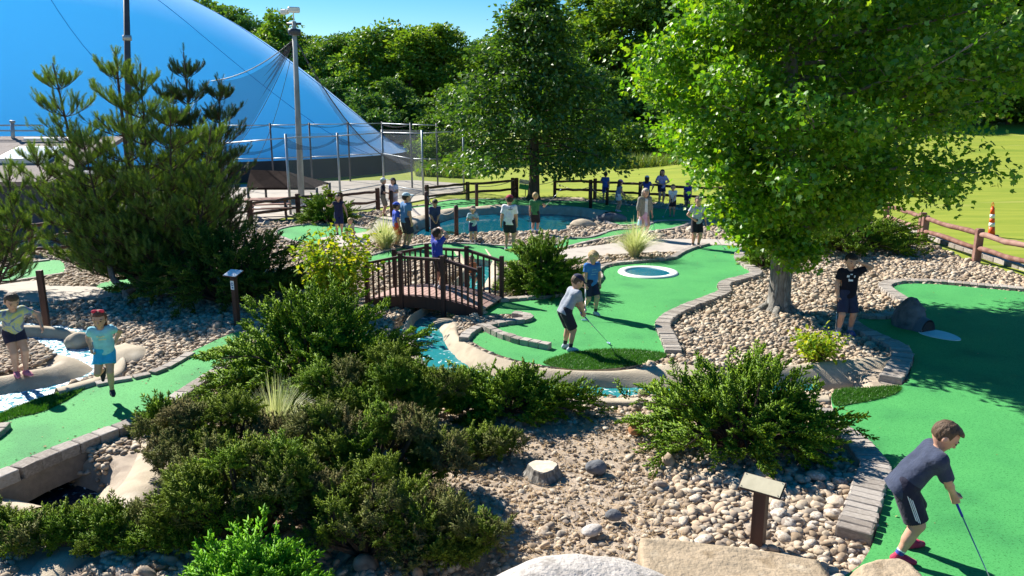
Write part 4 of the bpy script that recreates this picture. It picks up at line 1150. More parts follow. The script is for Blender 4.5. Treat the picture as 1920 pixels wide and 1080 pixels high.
# ---- arched footbridge
def bridge():
    n1, n4 = G(691, 567), G(911, 593)
    f1, f4 = G(735, 549), G(937, 562)
    ax = ((n4 - n1) + (f4 - f1)) / 2; L = ax.length; ax.normalize(); ay = Vector((-ax.y, ax.x, 0)); W = 1.25
    o = (n1 + f1) / 2 * .5 + (n4 + f4) / 2 * .5
    root = thing('footbridge', 'small arched dark brown wooden footbridge with railings over the stream', 'bridge', (o.x, o.y, 0))
    hl = L / 2
    def P(u, v, z): return o + ax * u + ay * v + Vector((0, 0, z))
    def arch(u): return .08 + .20 * (1 - (u / hl) ** 2)
    npl = 22
    for i in range(npl):
        u = -hl + L * (i + .5) / npl
        a, c = P(u - .055, 0, arch(u - .055)), P(u + .055, 0, arch(u + .055)); t = (c - a).normalized(); zz = Vector((0, 0, 1)); nn = ay.cross(t) * -1
        b = MB(); m = (a + c) / 2
        b.box(m, (L / npl - .008, W - .1 + random.uniform(-.02, .02), .035), Matrix((t, ay, t.cross(ay))).transposed(), 0, .005)
        b.build('deck_board', m_deck, root)
    for sgn in (-1, 1):
        v = sgn * W / 2
        b = MB(); rows = []
        for k in range(17):
            u = -hl + L * k / 16; z = arch(u)
            rows.append([P(u, v - .03, z - .26), P(u, v - .03, z - .0), P(u, v + .03, z - .0), P(u, v + .03, z - .26)])
        b.grid(rows, close=True); b.build('side_beam', m_stain, root)
        us = [-hl + .04, -hl * .36, hl * .36, hl - .04]
        tops = [arch(u) + h for u, h in zip(us, (.86, .88, .88, .86))]
        for u, tz in zip(us, tops):
            b = MB(); b.box(P(u, v + sgn * .02, (tz + .06 - .2) / 2 + .02), (.09, .09, tz + .06 + .2), Matrix((ax, ay, Vector((0, 0, 1)))).transposed(), 0, .008)
            b.build('post', m_stain, root)
        for k in range(3):
            u0, u1, z0, z1 = us[k] + .045, us[k + 1] - .045, tops[k], tops[k + 1]
            b = MB(); b.bar(P(u0, v, z0 - .02), P(u1, v, z1 - .02), .09, .06, bev=.006); b.build('top_rail', m_stain, root)
            nb = 5
            for j in range(nb):
                f = (j + .75) / (nb + .5); u = u0 + (u1 - u0) * f; z = z0 + (z1 - z0) * f - .05
                b = MB(); b.box(P(u, v, (arch(u) - .12 + z) / 2), (.035, .035, z - arch(u) + .12), Matrix((ax, ay, Vector((0, 0, 1)))).transposed()); b.build('baluster', m_stain, root)
    return P, arch
BP_, BARCH = bridge()

# ---- rail fences
def rail_fence(label, pts, h, mat, rails=(.82, .42), rr=.06, pr=.085, double=(), log=True, gap=(), group=None):
    root = thing('rail_fence', label, 'fence', (pts[0].x, pts[0].y, pts[0].z), group)
    for i, p in enumerate(pts):
        t = (pts[min(i + 1, len(pts) - 1)] - pts[max(i - 1, 0)]).normalized()
        for s in ((-.12, .12) if i in double else (0,)):
            b = MB(); q = p + t * s; hh = h + random.uniform(-.04, .04)
            rot = Matrix.Rotation(math.atan2(t.y, t.x) + random.uniform(-.06, .06), 3, 'Z')
            b.box(q + Vector((0, 0, hh / 2 - .1)), (pr * 1.7, pr * 2, hh + .2), rot, 0, .02); b.build('post', mat, root)
    for i, (a, c) in enumerate(zip(pts, pts[1:])):
        if i in gap: continue
        for z in rails:
            b = MB(); n = 6; L = (c - a).length
            pp = [a.lerp(c, -0.03 + 1.06 * k / n) + Vector((random.gauss(0, .012), random.gauss(0, .012), z * h / .95 + random.gauss(0, .014))) for k in range(n + 1)]
            b.tube(pp, [rr * (.75 if k in (0, n) else random.uniform(.9, 1.1)) for k in range(n + 1)], 8, jit=.1); b.build('rail', mat, root, True)
    return root
def zl(p):
    p = p.copy(); p.z = float(hill(np.array([p.x]), np.array([p.y]))[0]) - .05; return p
rail_fence('reddish two rail log fence along the lawn on the right', [zl(p) for p in FENCE_R[1:]], .95, m_log, double=(1,), rr=.075, pr=.10)
rail_fence('dark log fence from the pond to the left by the paved yard', [zl(G(*p)) for p in ((470,421),(560,407),(640,402),(709,394),(801,384),(877,376),(965,369))], .98, m_logd, double=(6,), gap=(3,))
rail_fence('dark log fence behind the far shaded green, right of the pond tree', [zl(G(*p)) for p in ((1040,369),(1111,371),(1200,378),(1290,386),(1400,392),(1500,398))], .98, m_logd, double=(1,))
rail_fence('dark rail fence behind the pines at the left edge', [zl(G(*p)) for p in ((-140,500),(8,484),(62,478),(150,470),(300,450),(470,421))], 1.0, m_logd, rails=(.9, .55, .2), rr=.05)
# ---- rope posts round the pond
RP = []
for px, py, top, lab in ((735,406,357,'tall rope post beside the couple near the paved yard'), (801,428,359,'tall rope post behind the man in navy at the pond'), (856,441,385,'short rope post standing at the near left edge of the pond'), (894,390,344,'rope post behind the left end of the pond'), (1107,392,345,'rope post at the rear right of the pond'), (1138,384,352,'rope post beside the boy in blue at the far green')):
    p = G(px, py); h = D(px, top, p.y).z
    t = thing('rope_post', lab, 'post', p, 'posts that carry the rope round the pond')
    b = MB(); b.tube([p + Vector((0, 0, -.2)), p + Vector((0, 0, h - .03)), p + Vector((0, 0, h))], [.075, .075, .05], 10); b.build('post_shaft', m_stain, t, True)
    b = MB(); b.tube([p + Vector((-.09, 0, h - .12)), p + Vector((.09, 0, h - .12))], [.02, .02], 6); b.build('rope_eye', m_rope, t)
    RP.append((p, h))
def rope(a, c, sag, label, r=.016):
    b = MB(); n = 12
    b.tube([a.lerp(c, k / n) - Vector((0, 0, sag * 4 * (k / n) * (1 - k / n))) for k in range(n + 1)], r, 6)
    tag(b.build('rope', m_rope, None, True), label, 'rope', 'ropes strung round the pond')
def topp(i, dz=.12): return RP[i][0] + Vector((0, 0, RP[i][1] - dz))
rope(topp(1), topp(2), .42, 'pale slack rope between the two posts at the near left of the pond')
rope(topp(3), zl(G(965,369)) + Vector((0,0,.9)), .12, 'rope hanging from the rear pond post to the log fence')
rope(zl(G(965,369)) + Vector((0.2,0,.85)), zl(G(1040,369)) + Vector((0,0,.85)), .18, 'rope across the fence gap in front of the pyramid tree')
rope(topp(4), topp(5), .2, 'rope between the two posts at the rear right of the pond')
rope(zl(G(1040,369)) + Vector((0.1,-.05,.75)), topp(4), .2, 'slack rope below the log fence right of the pyramid tree')

# ---- air dome
def dome():
    cx, cy, a, b_, h, p, q, s_, ang = -48.242, 62.477, 37.677, 27.57, 14.649, 4.194, 3.361, 1.38, 0.404
    ca, sa = math.cos(ang), math.sin(ang)
    root = thing('air_dome', 'huge pale blue inflated sports dome behind the pines', 'dome', (cx, cy, 0))
    def pt(r, th, off=0.0):
        ct, st = math.cos(th), math.sin(th); k = (abs(ct) ** p + abs(st) ** p) ** (-1 / p)
        u, v = a * r * k * ct, b_ * r * k * st
        return Vector((cx + u * ca - v * sa, cy + u * sa + v * ca, 1.2 + h * max(1 - r ** q, 0) ** s_ + off))
    m, nt, N, L, bs = _new('dome_fabric')
    out = N['Material Output']
    bs.inputs['Base Color'].default_value = (0.50, 0.66, 1.0, 1); bs.inputs['Roughness'].default_value = .5; bs.inputs['Specular IOR Level'].default_value = 1.0
    bs.inputs['Sheen Weight'].default_value = .6
    tr = N.new('ShaderNodeBsdfTranslucent'); tr.inputs[0].default_value = (.24, .71, 1.0, 1)
    mx = N.new('ShaderNodeMixShader'); mx.inputs[0].default_value = .80
    L.new(bs.outputs[0], mx.inputs[1]); L.new(tr.outputs[0], mx.inputs[2]); L.new(mx.outputs[0], out.inputs[0])
    rows = []
    for i in range(44):
        r = (i / 43) ** .8
        rows.append([pt(r, 2 * math.pi * j / 160) for j in range(160)])
    mb = MB(); mb.grid(rows[1:], close=True); mb.add(rows[1], [tuple(range(160))])
    mb.build('fabric', m, root, True)
    mb = MB(); mb.grid([[Vector((v.x, v.y, z)) for v in rows[-1]] for z in (-.2, 1.2)], close=True)
    mb.build('base_wall', M('dome_base_wall', [(.035,.04,.05),(.05,.055,.065)], 1, .8), root)
    mb = MB(); mb.add([Vector((v.x, v.y, .02)) for v in rows[-1]], [tuple(range(160))]); mb.build('bounce_floor', M('bounce_floor', [(.62,.64,.66),(.68,.70,.72)], 1, .8), root)  # unseen pale floor, added to bounce sunlight up through the fabric
    ms = M('dome_seam', [(.05,.26,.58)], 1, .6)
    for k in range(26):
        th = 2 * math.pi * (k + .3) / 26 + .1; sb = MB()
        sb.tube([pt((i / 22) ** .8, th + .05 * math.sin(i * .3), .02) for i in range(4, 23)], .02, 5, cap=False); sb.build('seam_cable', ms, root)
    for f in (.25, .5, .75):
        pass
    for th in (4.05, 4.22, 4.45):
        sb = MB(); c_ = pt(.93, th, .05); sb.lathe([(.16, -.12), (.16, .05), (.1, .12)], c_, 10); sb.build('vent_lamp', m_white, root)
dome()

# ---- batting cage of pipes with netting
def net_mat(name, col, alpha):
    m, nt, N, L, b = _new(name); out = N['Material Output']
    tp = N.new('ShaderNodeBsdfTransparent'); mx = N.new('ShaderNodeMixShader'); mx.inputs[0].default_value = alpha
    b.inputs['Base Color'].default_value = (*col, 1); b.inputs['Roughness'].default_value = .9
    L.new(tp.outputs[0], mx.inputs[1]); L.new(b.outputs[0], mx.inputs[2]); L.new(mx.outputs[0], out.inputs[0])
    return m
m_net = net_mat('black_netting', (.02, .022, .03), .42)
m_link = net_mat('chain_link', (.25, .28, .30), .24)
root = thing('batting_cage', 'tall grey pipe cage with netting in front of the dome', 'cage', G(640, 360))
def pole(px, py, top, r, mat, name, parent):
    p = G(px, py); z = D(px, top, p.y).z
    b = MB(); b.tube([p + Vector((0, 0, -.2)), Vector((p.x, p.y, z))], r, 8); b.build(name, mat, parent, True)
    return Vector((p.x, p.y, z)), p
fr = [pole(px, py, tp, .055, m_galv, 'pole', root) for px, py, tp in ((430,396,262),(545,402,251),(638,366,249),(720,352,243),(794,366,244),(870,358,240))]
bk = [pole(px, py, tp, .05, m_dpipe, 'pole', root) for px, py, tp in ((420,352,232),(514,350,231),(586,346,230),(657,340,229),(720,336,228),(773,352,230),(821,352,231))]
for seq in (fr, bk):
    for (ta, ga), (tc_, gc) in zip(seq, seq[1:]):
        for f in ((.97, .45) if seq is bk else (.95, .06)):
            b = MB(); b.tube([ga.lerp(ta, f), gc.lerp(tc_, f)], .028, 6); b.build('rail', m_galv, root, True)
def sheet(A, B_, C_, D_, sag, mat, name, parent, n=10, pleat=0.0):
    """net hung between four corners (A-B above, D-C below)"""
    rows = []
    for i in range(n + 1):
        v = i / n; row = []
        for j in range(n + 1):
            u = j / n; p = A.lerp(B_, u).lerp(D_.lerp(C_, u), v)
            p = p - Vector((0, 0, sag * 4 * u * (1 - u) * (1 - v * .4))) + Vector((0, pleat * math.sin(u * 18 + v * 3), 0))
            row.append(p)
        rows.append(row)
    b = MB(); b.grid(rows); return b.build(name, mat, parent, True)
for i in (1, 2, 3, 4):
    sheet(fr[i][0], fr[i + 1][0], fr[i + 1][1], fr[i][1], .0, m_link, 'mesh_panel', root, 3)
for i in range(len(fr) - 2):
    a, c = fr[i][0], fr[i + 1][0]
    sheet(a - Vector((0,0,.15)), c - Vector((0,0,.15)), c - Vector((0,0,.35)), a - Vector((0,0,.55)), .45, m_net, 'sagging_net', root, 10, .05)
for i in range(len(bk) - 2):
    a, c = bk[i][0], bk[i + 1][0]
    sheet(a, c, c - Vector((0,0,.12)), a - Vector((0,0,.2)), .25, m_net, 'sagging_net', root, 8)
# light pole with camera head, dark pole, big net tent
t = thing('light_pole', 'tall weathered grey pole with a white floodlight on top, left of centre', 'pole', G(566, 388))
p = t.location; Z = lambda top: D(552, top, p.y).z
tip = Vector((D(551, 40, p.y).x, p.y, Z(40)))
b = MB(); b.tube([p - Vector((0,0,.2)), p.lerp(tip, .5), p.lerp(tip, .5) + Vector((0,0,.01)), tip], [.14, .125, .12, .095], 12)
b.build('pole_shaft', M('weathered_pole', [(.42,.43,.42),(.26,.25,.23),(.5,.5,.48),(.18,.12,.09)], 1.3, .8, .3, 20, stretch=(1,1,.25)), t, True)
b = MB(); b.tube([p.lerp(tip, .93), p.lerp(tip, .96)], [.26, .26], 12); b.tube([tip - Vector((.3,0,.1)), tip + Vector((.3,0,-.1))], .05, 6); b.build('collar', m_dpipe, t, True)
b = MB(); b.box(tip + Vector((.05, -.1, .45)), (.5, .3, .22), Matrix.Rotation(.3, 3, 'Z'), 0, .04); b.tube([tip, tip + Vector((0, 0, .35))], .03, 6); b.build('floodlight', m_white, t)
b = MB(); b.box(tip + Vector((-.35, -.05, .38)), (.34, .26, .2), Matrix.Rotation(-.4, 3, 'Z'), 0, .04); b.build('floodlight', m_white, t)
tp = tip - Vector((0, 0, .7))
root2 = thing('net_tent', 'dark see through net hanging in a tent shape from the weathered pole', 'net', (tp.x, tp.y, 0))
A = D(396, 152, 37); Bq = D(430, 290, 40); Cq = D(772, 308, 44); 
for (q1, q2, sg) in ((A, Bq, .5),):
    rows = []
    for i in range(13):
        v = i / 12; rows.append([tp.lerp(q1.lerp(q2, j / 12), v) - Vector((0, 0, sg * 4 * v * (1 - v) * (1 - .5 * j / 12))) + Vector((.1 * math.sin(j * 2.1 + v * 2), 0, 0)) for j in range(13)])
    b = MB(); b.grid(rows); b.build('net_panel', net_mat('thin_netting', (.03,.035,.05), .36), root2, True)
rows = []
for i in range(13):
    v = i / 12; rows.append([tp.lerp(Cq.lerp(D(700, 275, 46), j / 6), v) - Vector((0, 0, 1.4 * 4 * v * (1 - v) * (1 - .3 * j / 6))) for j in range(7)])
b = MB(); b.grid(rows); b.build('net_panel', bpy.data.materials['thin_netting'], root2, True)
for q, sg, rr in ((A, .35, .022), (Bq, .5, .015), (Cq, 1.4, .025), (D(480, 300, 39), .6, .012)):
    b = MB(); b.tube([tp.lerp(q, k / 12) - Vector((0, 0, sg * 4 * (k / 12) * (1 - k / 12))) for k in range(13)], rr, 5); b.build('net_cable', m_dpipe, root2, True)
t = thing('dark_pole', 'slim dark pole rising behind the broad pine before the dome', 'pole', G(246, 448))
p = t.location; zt = D(236, -30, p.y)
b = MB(); b.tube([p - Vector((0,0,.2)), Vector((zt.x, zt.y, zt.z))], [.13, .09], 10); b.build('pole_shaft', m_dpipe, t, True)
b = MB(); q = p.lerp(zt, .8); b.tube([q - Vector((0, 0, .08)), q + Vector((0, 0, .08))], .14, 10); b.build('pole_band', m_galv, t, True)

# ---- low shelter with brown gable roof behind the fence; picnic table
m_shing = M('brown_shingle', [(.17,.135,.12),(.24,.20,.18),(.20,.165,.15)], 9, .9, .4, 30, stretch=(1,1,1), rnd=.6)
def shelter():
    y = 36.0; a0, a1 = D(470, 352, y), D(590, 352, y)
    t = thing('dugout_shelter', 'low shelter with a dark brown gable roof behind the log fence', 'shelter', (a0.x, y, 0))
    ridge0, ridge1 = D(470, 318, y + 1.3), D(535, 321, y + 1.3)
    e0, e1 = D(462, 352, y), D(592, 352, y)
    b = MB(); k = Vector((0, 2.6, 0)); r0, r1 = ridge0, ridge1
    for off in (0, .08):
        pass
    b.add([e0, e1, r1, r0, e0 + Vector((0,0,-.1)), e1 + Vector((0,0,-.1)), r1 + Vector((0,0,-.1)), r0 + Vector((0,0,-.1))], [(0,1,2,3), (7,6,5,4), (0,4,5,1), (1,5,6,2), (2,6,7,3), (3,7,4,0)])
    f0, f1 = e0 + k, e1 + k
    b.add([f0, f1, r1 + Vector((0,.01,0)), r0 + Vector((0,.01,0)), f0 + Vector((0,0,-.1)), f1 + Vector((0,0,-.1)), r1 + Vector((0,.01,-.1)), r0 + Vector((0,.01,-.1))], [(3,2,1,0), (4,5,6,7), (1,5,4,0), (2,6,5,1), (0,4,7,3)])
    b.add([e1, f1, r1 + Vector((.02, 0, 0)), e1 + Vector((-.1, 0, 0)), f1 + Vector((-.1, 0, 0)), r1 + Vector((-.08, 0, 0))], [(0,1,2), (5,4,3), (0,3,4,1), (1,4,5,2), (2,5,3,0)])
    b.build('roof', M('dark_roof', [(.020,.012,.010),(.032,.02,.017)], 6, .95, spec=.05), t)
    for q in (e0, e1, f0, f1):
        b = MB(); b.tube([Vector((q.x * .995, q.y, -.1)), Vector((q.x * .995, q.y, q.z))], .06, 8); b.build('post', m_dpipe, t, True)
shelter()
def picnic():
    c = G(505, 408); t = thing('picnic_table', 'red brown wooden picnic table behind the log fence beside the pines', 'table', c)
    rot = Matrix.Rotation(.3, 3, 'Z')
    for k in range(4):
        b = MB(); b.box(c + rot @ Vector((0, -.3 + .2 * k, .75)), (1.8, .18, .045), rot, 0, .006); b.build('table_board', m_log, t)
    for s in (-1, 1):
        b = MB(); b.box(c + rot @ Vector((0, s * .72, .45)), (1.8, .26, .045), rot, 0, .006); b.build('bench_board', m_log, t)
        for u in (-.65, .65):
            b = MB(); b.bar(c + rot @ Vector((u, s * .25, .73)), c + rot @ Vector((u, s * .62, -.04)), .09, .05); b.build('leg', m_log, t)
    for u in (-.65, .65):
        b = MB(); b.bar(c + rot @ Vector((u + .06, -.8, .4)), c + rot @ Vector((u + .06, .8, .4)), .05, .09); b.build('cross_bar', m_log, t)
picnic()
# ---- club house with shingle roof and skylight at the left edge
def house():
    y0 = 25.5
    e0, e1 = D(-260, 345, y0), D(96, 338, y0)
    rz = D(40, 258, y0 + 5).z; ez = D(60, 342, y0).z
    x0, x1 = e0.x, e1.x
    t = thing('club_house', 'low building with pale brown shingle roof at the left edge behind the pines', 'building', ((x0 + x1) / 2, y0 + 3, 0))
    b = MB(); b.box(((x0 + x1) / 2, y0 + 3.2, ez / 2 - .2), (x1 - x0 - .8, 5.4, ez + .3)); b.build('wall', M('dark_siding', [(.05,.06,.09),(.075,.085,.12)], 2, .7), t)
    b = MB(); T = Vector((0, 0, .12))
    A, B_, C_, D_ = Vector((x0, y0, ez)), Vector((x1, y0, ez)), Vector((x1, y0 + 5.2, rz)), Vector((x0, y0 + 5.2, rz))
    b.add([A, B_, C_, D_, A - T, B_ - T, C_ - T, D_ - T], [(0,1,2,3), (7,6,5,4), (0,4,5,1), (1,5,6,2), (3,7,4,0), (2,6,7,3)])
    roof = b.build('roof', m_shing, t)
    sh = MB(); sh.box((0, 0, 0), (1, 1, 1), None, 0); 
    U = (B_ - A).normalized(); Vv = (D_ - A); LV = Vv.length; Vv.normalize(); Nn = U.cross(Vv); rot = Matrix((U, Vv, Nn)).transposed()
    # shingle courses
    nr = 22
    for i in range(nr):
        q = A + Vv * (LV * (i + .5) / nr); b = MB(); x = 3.5; w = (B_ - A).length
        b.box(q + U * w / 2 + Nn * .02, (w, LV / nr + .02, .025), rot @ Matrix.Rotation(.07, 3, 'X')); b.build('shingle', m_shing, roof)
    c = A + U * ((B_ - A).length - 2.1) + Vv * LV * .5 + Nn * .12
    b = MB(); b.box(c, (1.7, 1.5, .2), rot, 0, .02); sk = b.build('skylight', m_white, t)
    b = MB(); b.box(c + Nn * .105, (1.5, 1.3, .02), rot); b.build('pane', M('skylight_pane', [(.72,.76,.80)], 1, .15, spec=.6), sk)
    b = MB(); b.box(c - U * .3 + Vv * 2.0, (2.2, .12, .12), rot, 0, .02); b.build('ridge_board', m_white, t)
    for k in range(2):
        b = MB(); p = D(23 - k * 110, 262, y0 + 5.0); b.tube([p - Vector((0,0,.3)), D(23 - k * 110, 228, y0 + 5.0)], .07, 8); b.tube([D(23 - k * 110, 226, y0 + 5.0), D(23 - k * 110, 230, y0 + 5.0)], .1, 8); b.build('vent_pipe', m_galv, t, True)
    for py in (235, 245):
        b = MB(); b.tube([D(-250, py, y0 + 5.0), D(80, py, y0 + 5.0)], .03, 6); b.build('roof_rail', m_galv, t, True)
house()

# ---- signs
def sign(label, px, base_py, h, w, plate, yaw, tilt, post, mat_plate, sticker=False, name='hole_sign'):
    p = G(px, base_py); t = thing(name, label, 'sign', p)
    rz = Matrix.Rotation(R(yaw), 3, 'Z')
    b = MB(); b.box(p + Vector((0, 0, h / 2 - .1)), (post, post, h + .2), rz, 0, .006); b.build('post', m_stain, t)
    if plate:
        rot = rz @ Matrix.Rotation(R(tilt), 3, 'X')
        c = p + Vector((0, 0, h + .03))
        b = MB(); b.box(c, (plate[0], plate[1], .018), rot, 0, .004); b.build('backing_board', m_stain, t)
        b = MB(); b.box(c + rot @ Vector((0, 0, .014)), (plate[0] - .02, plate[1] - .02, .008), rot, 0, .002); pl = b.build('plate', mat_plate, t)
        for sx in (-1, 1):
            for sy in (-1, 1):
                q = MB(); q.lathe([(.006, 0), (.006, .004)], c + rot @ Vector((sx * (plate[0] / 2 - .03), sy * (plate[1] / 2 - .025), .018)), 6); q.build('bolt', m_dpipe, pl)
    return p, rz, t
m_tan = M('faded_plate', [(.36,.325,.22),(.45,.405,.285),(.40,.36,.25)], 5, .5, .1, 20)
sign('tan blank looking plate sign on a brown post in the foreground gravel', 1421, 1012, .56, 0, (.42, .20), -36, 30, .125, m_tan)
p, rz, t = sign('small sign post with white top plate and number sticker before the dark juniper', 445, 606, 1.0, 0, (.34, .26), -25, 20, .10, M('pale_plate', [(.62,.70,.76),(.72,.78,.82)], 5, .4), name='hole_sign')
fx = rz @ Vector((0, -1, 0)); sx = rz @ Vector((1, 0, 0))
def flat(poly, c, mat, name, parent, off):
    b = MB(); b.add([c + sx * a + Vector((0, 0, z)) + fx * off for a, z in poly], [tuple(range(len(poly)))]); return b.build(name, mat, parent)
c = p + Vector((0, 0, .80)) + fx * .051
stk = flat([(-.045,-.09),(.045,-.09),(.045,.09),(-.045,.09)], c, M('sticker_white', [(.72,.78,.84)], 3, .5), 'number_sticker', t, .002)
m_blue = M('sticker_blue', [(.02,.14,.38)], 3, .5)
rg = MB(); 
rows = [[c + sx * (r_ * math.cos(k * math.pi / 8)) + Vector((0, 0, .02 + r_ * 1.15 * math.sin(k * math.pi / 8))) + fx * .004 for k in range(16)] for r_ in (.016, .034)]
rg.grid(rows, close=True); rg.build('ring_mark', m_blue, stk)
flat([(-.018,-.068),(.03,-.068),(.03,-.034),(-.018,-.034)], c, m_blue, 'square_mark', stk, .004)
p, rz, t = sign('plain brown post standing in the gravel beside the concrete path at the left', 87, 604, 1.08, 0, None, 10, 0, .11, None, name='wooden_post')
t['category'] = 'post'
# ---- traffic delineator on the lawn
p = zl(G(1859, 441)); t = thing('traffic_tube', 'orange and white striped traffic tube on the lawn behind the right fence', 'traffic cone', p)
h = 1.18; m_or = M('orange_plastic', [(.75,.085,.015),(.82,.11,.02)], 4, .45); m_refl = M('reflective_white', [(.78,.78,.76)], 4, .3)
b = MB(); b.lathe([(.24, 0), (.24, .04), (.13, .06)], p, 8); b.build('rubber_base', m_black, t)
def rad(f): return .115 - .065 * f
for i, (f0, f1, mt) in enumerate(((.04, .30, m_or), (.30, .42, m_refl), (.42, .55, m_or), (.55, .67, m_refl), (.67, .86, m_or))):
    b = MB(); e = .002 if mt is m_refl else 0; b.lathe([(rad(f0) + e, f0 * h), (rad(f1) + e, f1 * h)], p, 16); b.build('stripe' if mt is m_refl else 'tube_section', mt, t, True)
b = MB(); b.tube([p + Vector((.035 * math.cos(a), 0, h * .93 + .09 * math.sin(a) * 1.0)) for a in [k * math.pi / 10 - .6 for k in range(14)]], .012, 6); b.lathe([(.045, .84 * h), (.03, .9 * h)], p, 12); b.build('loop_handle', m_or, t); t.rotation_euler = (0, R(-5), 0)

# ---- rocks, boulders, stump
def rock(name, label, cat, c, size, mat, seed, amp=.16, rz=0, sub=4, flat=None, sc=.4, group=None, square=0.0):
    V, F = ico(sub)
    if square:
        V = np.sign(V) * np.abs(V) ** (1 - square); V /= np.max(np.abs(V))
    V = V * (1 + amp * vnoise(V, seed, 4, sc))[:, None]
    V = V * np.array(size)
    if flat is not None: V[:, 2] = np.minimum(V[:, 2], flat + .012 * vnoise(V, seed + 1, 3, 1.5))
    o = link(name, mesh_np(name, V, F, mat, True), None, c); o.rotation_euler = (0, 0, rz)
    return tag(o, label, cat, group)
m_sand = M('sandstone', [(.24,.18,.115),(.37,.29,.20),(.30,.235,.16),(.42,.345,.25)], 4, .92, .9, 24, .15, 8)
m_gran = M('pale_granite', [(.32,.29,.26),(.46,.42,.38),(.39,.355,.32),(.22,.20,.18)], 9, .9, .9, 30, .2, 9)
m_drock = M('dark_rock', [(.07,.075,.085),(.13,.135,.145),(.18,.18,.19)], 6, .85, 1.0, 20, .2, 8)
def slab(name, label, cat, c, size, mat, seed, rz):
    import bmesh
    bm = bmesh.new(); bmesh.ops.create_cube(bm, size=1.0); bmesh.ops.subdivide_edges(bm, edges=bm.edges[:], cuts=26, use_grid_fill=True)
    V = np.array([v.co[:] for v in bm.verts]); F = np.array([[v.index for v in f.verts] for f in bm.faces]); bm.free()
    m = np.max(np.abs(V), axis=1); rd_ = np.linalg.norm(V / .5, axis=1)
    V = V * (1 - .05 * np.clip(rd_ - 1.25, 0, 1))[:, None] * np.array(size)
    V[:, 2] += V[:, 0] * -.05
    V += np.c_[vnoise(V, seed, 4, .8), vnoise(V, seed + 1, 4, .8), vnoise(V, seed + 2, 4, .9)] * .022
    V[:, 2] -= .018 * np.clip(vnoise(V * np.array([1, 1.6, .2]), seed + 5, 3, 1.4), 0, 1)
    o = link(name, mesh_np(name, V, F, mat, True), None, c); o.rotation_euler = (0, 0, rz); return tag(o, label, cat)
q = D(1370, 1040, 6.1); slab('sandstone_block', 'flat tan sandstone block at the bottom, below the tan plate sign', 'boulder', (q.x, 5.98, .13), (1.62, .62, .46), m_sand, 3, -.13)
rock('pale_boulder', 'big pale grey boulder with a rounded top at the bottom centre', 'boulder', (D(1085, 1150, 5.0).x, 5.15, .18), (1.0, .46, .72), m_gran, 5, .12, .1, 5, None, .35)
rock('tan_boulder', 'tan boulder at the feet of the foreground boy in the bottom right', 'boulder', (D(1660, 1120, 5.6).x, 5.62, .17), (.36, .30, .40), m_sand, 9, .12, .3, 5, .36, .4, square=.3)
rock('dark_stone', 'dark angular stone beside the tree stump in the gravel', 'stone', G(1118, 877, .03), (.13, .10, .09), m_drock, 4, .2, .4, 3)
rock('rust_stone', 'rusty orange stone at the left tip of the broad low juniper', 'stone', G(1192, 806, .03), (.11, .09, .09), M('rusty_rock', [(.30,.13,.05),(.42,.20,.09)], 4, .9, .6, 20), 6, .15, .4, 3)
rock('dark_stone', 'dark flat stone in the gravel near the sandstone block', 'stone', G(1150, 966, .03), (.09, .08, .06), m_drock, 8, .2, .1, 3)
rock('pale_stone', 'pale flat stone left of the sandstone block', 'stone', G(1108, 994, .03), (.12, .09, .05), m_gran, 12, .2, .7, 3)
rock('rim_boulder', 'pale rounded boulder at the right end of the pond', 'boulder', G(1092, 422, .0), (.5, .36, .24), m_bank, 14, .12, .1, 4)
rock('rim_boulder', 'dark grey boulder on the bank behind the pond, near the girl in the purple cap', 'boulder', G(1148, 411, .05), (.6, .35, .25), m_drock, 15, .15, .1, 4)
rock('bank_boulder', 'smooth tan boulder on the brook bank behind the running girl', 'boulder', G(146, 640, -.06), (.22, .2, .2), m_bank, 16, .12, .2, 4)
rock('bank_boulder', 'wide pale rock slope beside the brook, right of the running girl', 'boulder', G(240, 672, -.12), (.40, .62, .22), m_bank, 18, .12, .5, 4)
p = G(1018, 886); t = thing('tree_stump', 'low sawn tree stump in the gravel at the centre foreground', 'stump', p)
n = 24; rows = []
for r_, z in ((.23, -.05), (.18, .03), (.17, .075), (.16, .09)):
    rows.append([p + Vector((math.cos(a) * r_ * (1 + .10 * math.sin(3 * a) + .05 * math.sin(7 * a)), math.sin(a) * r_ * (1 + .10 * math.sin(3 * a) + .05 * math.sin(7 * a)), z)) for a in [2 * math.pi * k / n for k in range(n)]])
b = MB(); b.grid(rows, close=True); b.build('bark', m_bark, t)
b = MB(); b.add(rows[-1], [tuple(range(n))]); b.build('cut_face', M('cut_wood', [(.46,.37,.27),(.60,.51,.40),(.40,.31,.22)], 3, .9, .4, 30), t)

# ---- rock tunnel with white run-out on the right green
c = G(1703, 612); t = thing('rock_tunnel', 'dark grey rock with a pipe tunnel and white run-out tongue on the right green', 'golf obstacle', c)
V, F = ico(5); V = V * (1 + .10 * vnoise(V, 77, 4, .45))[:, None] * np.array([.27, .34, .56]); V[:, 2] = np.maximum(V[:, 2], -.08)
o = link('rock', mesh_np('rock', V, F, m_drock, True), t, (0, 0, .06)); o.rotation_euler = (0, 0, .35)
dv = (G(1760, 628) - c); dv.z = 0; dv.normalize(); sv = Vector((-dv.y, dv.x, 0))
b = MB(); rows = []
for u in (.05, .18, .30, .44):
    rows.append([c + dv * u + sv * (.20 * math.cos(a)) + Vector((0, 0, (.34 - .25 * (u - .05)) * math.sin(a))) for a in [math.pi * k / 10 for k in range(11)]])
b.grid(rows); b.build('pipe', M('grey_pipe', [(.10,.11,.13),(.15,.16,.18)], 5, .6), t, True)
